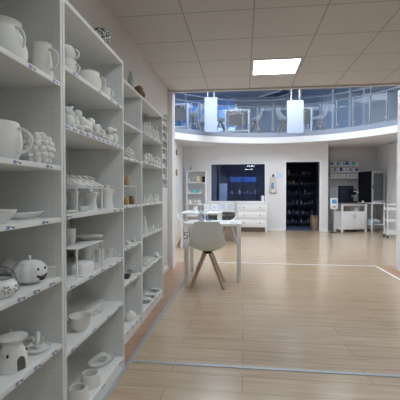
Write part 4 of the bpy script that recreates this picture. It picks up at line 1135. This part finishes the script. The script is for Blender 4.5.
# cabinet with worktop, turned 20 degrees
ra = radians(20); t = thing('cabinet', 'white two-door cabinet with open tier and grey worktop in the alcove', 'cabinet', (2.89, 11.0, 0), ra)
W, D, H = .85, .40, .84
b = bm_(); box(b, -.02, W + .02, -.02, D, H, H + .03, bev=.003); obj('worktop', b, COUNTER, t)
for x in (0, W - .05):
    for y in (0, D - .05):
        b = bm_(); box(b, x, x + .05, y, y + .05, 0, H, bev=.002); obj('leg', b, TRIM, t)
b = bm_(); box(b, .05, W - .05, .012, D - .01, .08, .62); box(b, .008, .05, .05, D - .05, .08, .62); box(b, W - .05, W - .008, .05, D - .05, .08, .62); box(b, .05, W - .05, .01, .03, H - .05, H); obj('body', b, TRIM, t)
for k in (0, 1):
    a_, c__ = (.055, W / 2 - .003) if k == 0 else (W / 2 + .003, W - .055)
    b = bm_(); box(b, a_, c__, -.004, .012, .10, .60, bev=.003); dd = obj('door', b, TRIM, t)
    b = bm_(); hx = W / 2 + (-.035 if k == 0 else .035); box(b, hx - .006, hx + .006, -.022, -.004, .42, .54); obj('handle', b, STEEL, dd)
MR = Matrix.Translation((2.89, 11.0, 0)) @ Matrix.Rotation(ra, 4, 'Z')
for k, (x, m_, lab) in enumerate(((.20, BROWN, 'brown jar at the left in the open tier of the alcove cabinet'), (.38, GREYP, 'grey jar in the middle of the open tier of the alcove cabinet'), (.58, BISQ, 'white jar at the right in the open tier of the alcove cabinet'))):
    jar(tuple(MR @ Vector((x, .15, .6201))), .05, .14, m_, lab)
# black machine
t = thing('espresso_machine', 'black machine with angled arm and spout standing on the alcove worktop', 'machine', tuple(MR @ Vector((.36, .20, H + .0301))), ra)
b = bm_(); box(b, -.27, .17, -.02, .15, 0, .52, bev=.02); obj('body', b, mat('machine_navy', (.012, .017, .036), .55, spec=.25), t)
b = bm_(); box(b, -.20, .20, -.17, -.02, 0, .05, bev=.01); obj('drip_tray', b, BLACK, t)
b = bm_(); box(b, -.02, .17, -.15, -.02, .24, .42, bev=.02); obj('brew_head', b, BLACK, t)
b = bm_(); tube(b, [(.07, -.15, .36), (.12, -.20, .33), (.20, -.21, .31)], .02, 10, r1=.012); obj('arm', b, STEEL, t)
b = bm_(); tube(b, [(.06, -.09, .24), (.06, -.09, .17)], .012, 8); obj('spout', b, STEEL, t)
t = thing('cup', 'small white cup on the right of the alcove worktop', 'cup', tuple(MR @ Vector((.74, .05, H + .0301)))); vessel(t, [(.02, 0), (.024, .003), (.03, .06)], BISQ, seg=18, wall=.003)
# glass-front cabinet on a stand, turned 45 degrees
cxn, cyn = 3.80, 11.2; q = radians(26); Wf, Df = .50, .55
t = thing('metal_stand', 'light grey metal stand carrying the glass-fronted case', 'stand', (cxn, cyn, 0), q)
# local +x runs to the right-back (front face), local +y to the left-back (side face)
for x in (0, Wf - .03):
    for y in (0, Df - .03):
        b = bm_(); box(b, x, x + .03, y, y + .03, 0, .84); obj('leg', b, METALW, t)
b = bm_(); box(b, 0, Wf, 0, Df, .84, .885); obj('top', b, METALW, t)
b = bm_(); box(b, .03, Wf - .03, .005, Df - .005, .20, .225); obj('shelf', b, METALW, t)
MQ = Matrix.Translation((cxn, cyn, 0)) @ Matrix.Rotation(q, 4, 'Z')
t = thing('display_case', 'black-sided case with a grey-framed glass door on the metal stand', 'display case', (cxn, cyn, .8852), q)
h = .93
b = bm_(); box(b, 0, .02, .03, Df, 0, h); obj('side_panel', b, BLACK, t)
b = bm_(); box(b, Wf - .02, Wf, .03, Df, 0, h); obj('side_panel', b, BLACK, t)
b = bm_(); box(b, .02, Wf - .02, .03, Df, h - .02, h); obj('top_panel', b, BLACK, t)
b = bm_(); box(b, .02, Wf - .02, .03, Df, 0, .02); obj('bottom_panel', b, BLACK, t)
b = bm_(); box(b, .02, Wf - .02, Df - .02, Df, .02, h - .02); obj('back_panel', b, mat('case_inside', (.09, .10, .12), .6), t)
for z in (.25, .48, .70):
    b = bm_(); box(b, .02, Wf - .02, .05, Df - .02, z, z + .01); obj('shelf', b, GREYP, t)
dfm = bm_(); f_ = .05
box(dfm, 0, f_, 0, .028, 0, h); box(dfm, Wf - f_, Wf, 0, .028, 0, h); box(dfm, f_, Wf - f_, 0, .028, 0, f_); box(dfm, f_, Wf - f_, 0, .028, h - f_, h)
dr = obj('door', dfm, mat('grey_metal_frame', (.45, .48, .52), .4, .3), t)
b = bm_(); box(b, f_, Wf - f_, .01, .016, f_, h - f_); obj('door_glass', b, CLR, dr)
b = bm_(); box(b, .012, .026, -.018, 0, .4, .52); obj('handle', b, BLACK, dr)
for k, (x, m_) in enumerate(((.14, mat('pale_blue_bag', (.50, .62, .72), .6)), (.36, mat('pale_grey_bag', (.6, .64, .66), .6)))):
    t = thing('plastic_bag', ('pale blue' if k == 0 else 'pale grey') + ' plastic bag lying on the lower shelf of the metal stand', 'bag', tuple(MQ @ Vector((x, .22, .225))), q)
    b = bm_(); ell(b, (0, 0, .07), (.10, .16, .07), seg=18)
    for v in b.verts: v.co.z = max(0, v.co.z + .012 * sin(v.co.y * 40 + v.co.x * 30))
    obj('bag', b, m_, t)
b = bm_(); box(b, 0, .24, 0, .3, 0, .30, bev=.01); t = thing('dark_crate', 'dark crate on the floor between the cabinet and the metal stand', 'crate', (3.40, 11.95, 0), 0)
for v in b.verts: v.co += Vector((-.12, -.15, 0))
obj('body', b, mat('dark_crate', (.05, .05, .055), .7), t)
# framed notice on alcove wall + dispenser on a pole
t = thing('framed_notice', 'grey framed notice on the alcove wall above the dispenser', 'notice', (Xat(334, RY), RY, Zat(193.5, 2.9, RY)))
b = bm_(); box(b, -.15, .15, -.015, 0, -.22, .22, bev=.003); obj('frame', b, mat('grey_metal_frame', (.45, .48, .52), .4, .3), t)
b = bm_(); box(b, -.13, .13, -.018, -.015, -.20, .20); obj('sheet', b, PAPER, t)
b = bm_()
for i in range(6): box(b, -.10, .10 - .02 * (i % 3), -.0186, -.018, .12 - .05 * i, .132 - .05 * i)
obj('print', b, mat('notice_print', (.42, .52, .70), .7), t)
dxp, dyp = Xat(334, 10.92), 10.92
t = thing('sanitizer_stand', 'slim floor stand with a white dispenser box in front of the alcove cabinet', 'dispenser stand', (dxp, dyp, 0))
b = bm_(); lathe(b, [(0, 0), (.11, 0), (.11, .008), (.02, .015), (0, .015)], 28); obj('base', b, BLACK, t)
b = bm_(); tube(b, [(0, 0, .01), (0, 0, .75)], .012, 10); obj('pole', b, STEEL, t)
b = bm_(); box(b, -.10, .10, -.05, .03, .70, 1.02, bev=.012); dx_ = obj('dispenser', b, PAPER, t)
b = bm_(); box(b, -.07, .07, -.054, -.05, .86, .98, bev=.001); obj('blue_panel', b, mat('panel_blue', (.12, .35, .65), .4), dx_)
b = bm_(); box(b, -.05, .05, -.0545, -.05, .73, .80, bev=.001); obj('nozzle', b, GREYP, dx_)
# trolley
tx0, ty0 = Xat(388, 9.8), 9.8
t = thing('trolley', 'white three-tier trolley on black castors at the right edge', 'trolley', (tx0 + .2, ty0 + .15, 0), radians(-4))
for sx in (-1, 1):
    for sy in (-1, 1):
        x, y = sx * .185, sy * .145
        b = bm_(); tube(b, [(x, y, .07), (x, y, .87)], .012, 10); obj('post', b, METALW, t)
        b = bm_(); tube(b, [(x - .012, y, .032), (x + .012, y, .032)], .032, 14); tube(b, [(x, y, .04), (x, y, .072)], .008, 8); obj('castor', b, BLACK, t)
for z, hh in ((.09, .10), (.43, .06), (.72, .06)):
    b = bm_(); box(b, -.18, .18, -.14, .14, z, z + .008)
    box(b, -.185, .185, -.146, -.138, z, z + hh); box(b, -.185, .185, .138, .146, z, z + hh); box(b, -.189, -.181, -.14, .14, z, z + hh); box(b, .181, .189, -.14, .14, z, z + hh)
    obj('tray', b, METALW, t)
b = bm_(); tube(b, [(-.185, -.145, .87), (.185, -.145, .87), (.185, .145, .87), (-.185, .145, .87)], .012, 8, closed=True); obj('handle_rail', b, METALW, t)

# ------------------------------------------------------------------ gallery railing
t = thing('railing', 'curved steel and glass railing around the gallery well', 'railing', (GX, GY, 2.80))
RB = [a for a in angs if -.45 < a < pi + .45]
def shift(b):
    for v in b.verts: v.co -= Vector((GX, GY, 2.80))
    return b
STEELD = mat('railing_steel', (.24, .28, .36), .45, .3)
obj('base_channel', shift(ringwall(GR + .002, GR + .06, 2.801, 2.935, RB)), mat('blue_grey_metal', (.30, .34, .42), .4, .4), t)
zr_ = 3.70; zh = 3.895
def arcpts(r, z): return [(GX + r * cos(a), GY + r * sin(a), z) for a in RB]
b = bm_(); tube(b, arcpts(GR + .03, zr_), .014, 8); obj('top_rail', shift(b), STEELD, t)
b = bm_(); tube(b, arcpts(GR + .07, zh), .012, 8); obj('handrail', shift(b), STEELD, t)
step = .44 / GR; a = RB[0] + .03; i = 0; pa = []
while a < RB[-1]: pa.append(a); a += step
for i, a in enumerate(pa):
    x, y = GX + (GR + .03) * cos(a), GY + (GR + .03) * sin(a)
    top = zh if i % 3 == 0 else zr_
    b = bm_(); box(b, -.02, .02, -.011, .011, 2.85, zr_ + .01, M=Matrix.Translation((x, y, 0)) @ Matrix.Rotation(a, 4, 'Z'))
    if i % 3 == 0: tube(b, [(x, y, zr_), (GX + (GR + .07) * cos(a), GY + (GR + .07) * sin(a), zh)], .008, 8)
    p = obj('post', shift(b), STEELD, t)
    for z in (3.05, 3.50):
        b = bm_(); tx, ty = -sin(a), cos(a)
        tube(b, [(x - .06 * tx, y - .06 * ty, z), (x + .06 * tx, y + .06 * ty, z)], .012, 8); obj('clamp', shift(b), STEEL, p)
    if i + 1 < len(pa):
        a2 = pa[i + 1]; m0, m1 = a + .04 / GR, a2 - .04 / GR
        obj('glass_panel', shift(ringwall(GR + .026, GR + .034, 2.96, zr_ - .04, [m0 + (m1 - m0) * k / 3 for k in range(4)])), RGL, t)
# hanging banners over the well
for k, (u, w, v0, v1, Y_) in enumerate(((210.8, .35, 98, 132.2, 9.95), (294.7, .42, 101, 133.4, 9.75))):
    X_ = Xat(u, Y_); z1, z0 = Zat(v0, X_, Y_), Zat(v1, X_, Y_)
    t = thing('hanging_panel', ('left' if k == 0 else 'right') + ' of two blank white panels hanging on rods over the railing', 'hanging panel', (X_, Y_, z0), TH * (1 if k == 0 else 0))
    b = bm_(); box(b, -w / 2, w / 2, -.025, .025, 0, z1 - z0, bev=.004); obj('panel', b, mat('banner_white', (.50, .58, .74), .5), t)
    for sx in (-1, 1):
        b = bm_(); tube(b, [(sx * w * .25, 0, z1 - z0), (sx * w * .25, 0, ZU - z0)], .012, 8); obj('rod', b, METALW, t)
# gallery furniture
def gtable(u0, u1, Y, d, label):
    x0, x1 = Xat(u0, Y), Xat(u1, Y)
    t = table('table', label, x0, x1, Y, Y + d, .76, .05, METALW, ZF)
    hx, hy = (x1 - x0) / 2, d / 2
    b = bm_(); box(b, -hx + .06, hx - .06, -hy + .10, -hy + .12, .30, .725); obj('modesty_panel', b, TAUPE, t)
    b = bm_(); box(b, -hx + .05, hx - .05, -hy + .01, hy - .01, .10, .13); obj('lower_shelf', b, METALW, t)
    return t
gtable(224.5, 249.5, 10.98, .55, 'white gallery table between the two hanging panels')
gtable(294, 312, 10.95, .6, 'white gallery table partly behind the right hanging panel')
gtable(168, 188.5, 10.05, .6, 'white gallery table at the far left behind the railing')
dup(ch2, (Xat(220.5, 11.2), 11.22, ZF), radians(-80), 'white chair left of the middle gallery table')
dup(ch2, (Xat(255, 11.2), 11.22, ZF), radians(80), 'white chair right of the middle gallery table')
dup(ch2, (Xat(284, 11.3), 11.3, ZF), radians(-75), 'white chair left of the right-hand gallery table')
dup(ch2, (Xat(319, 11.15), 11.15, ZF), radians(80), 'white chair right of the right-hand gallery table')
dup(ch2, (Xat(194, 10.45), 10.45, ZF), radians(75), 'white chair right of the far-left gallery table')
dup(ch2, (Xat(200, 11.5), 11.6, ZF), radians(150), 'white chair standing back from the railing behind the left hanging panel')
for x, Y_, lab in ((236, 11.2, 'white vase on the middle gallery table'), (302.5, 11.2, 'white vase on the right-hand gallery table')):
    t = thing('vase', lab, 'vase', (Xat(x, Y_), Y_, ZF + .76)); vessel(t, [(.03, 0), (.04, .02), (.035, .09), (.018, .14), (.02, .2)], BISQ, seg=18)
for u, Y_, k in ((181, 11.6, 0), (207, 12.2, 1)):
    t = thing('potted_plant', ('leafy dark plant behind the far-left gallery table', 'leafy dark plant by the gallery window')[k], 'plant', (Xat(197 if k else 180, Y_), Y_, ZF))
    b = bm_(); lathe(b, walled([(.09, 0), (.12, .22)], .008), 20); obj('pot', b, TAUPE, t)
    b = bm_()
    for i in range(50):
        a = i * 2.4; hgt = .25 + .35 * ((i * 7) % 11) / 11; r_ = .22 * sin(1.2 + 1.8 * ((i * 5) % 13) / 13)
        d_ = Vector((cos(a), sin(a), .4)).normalized(); ell(b, (r_ * cos(a), r_ * sin(a), hgt), (.07, .03, .008), seg=8, rot=d_.to_track_quat('X', 'Z').to_matrix())
    tube(b, [(0, 0, .18), (0, 0, .5)], .012, 6)
    obj('foliage', b, mat('dark_leaf', (.05, .10, .08), .6), t)

# ------------------------------------------------------------------ evening sky
w = bpy.data.worlds.new('evening'); S.world = w; w.use_nodes = True; nt = w.node_tree
bg = nt.nodes['Background']; tc = nt.nodes.new('ShaderNodeTexCoord'); sp = nt.nodes.new('ShaderNodeSeparateXYZ')
nt.links.new(tc.outputs['Generated'], sp.inputs[0]); rp = nt.nodes.new('ShaderNodeValToRGB')
rp.color_ramp.elements[0].position = .0; rp.color_ramp.elements[0].color = (.50, .68, .92, 1)
rp.color_ramp.elements[1].position = .45; rp.color_ramp.elements[1].color = (.12, .33, .80, 1)
e = rp.color_ramp.elements.new(.2); e.color = (.26, .50, .90, 1)
nt.links.new(sp.outputs[2], rp.inputs[0]); nt.links.new(rp.outputs[0], bg.inputs[0]); bg.inputs[1].default_value = .9
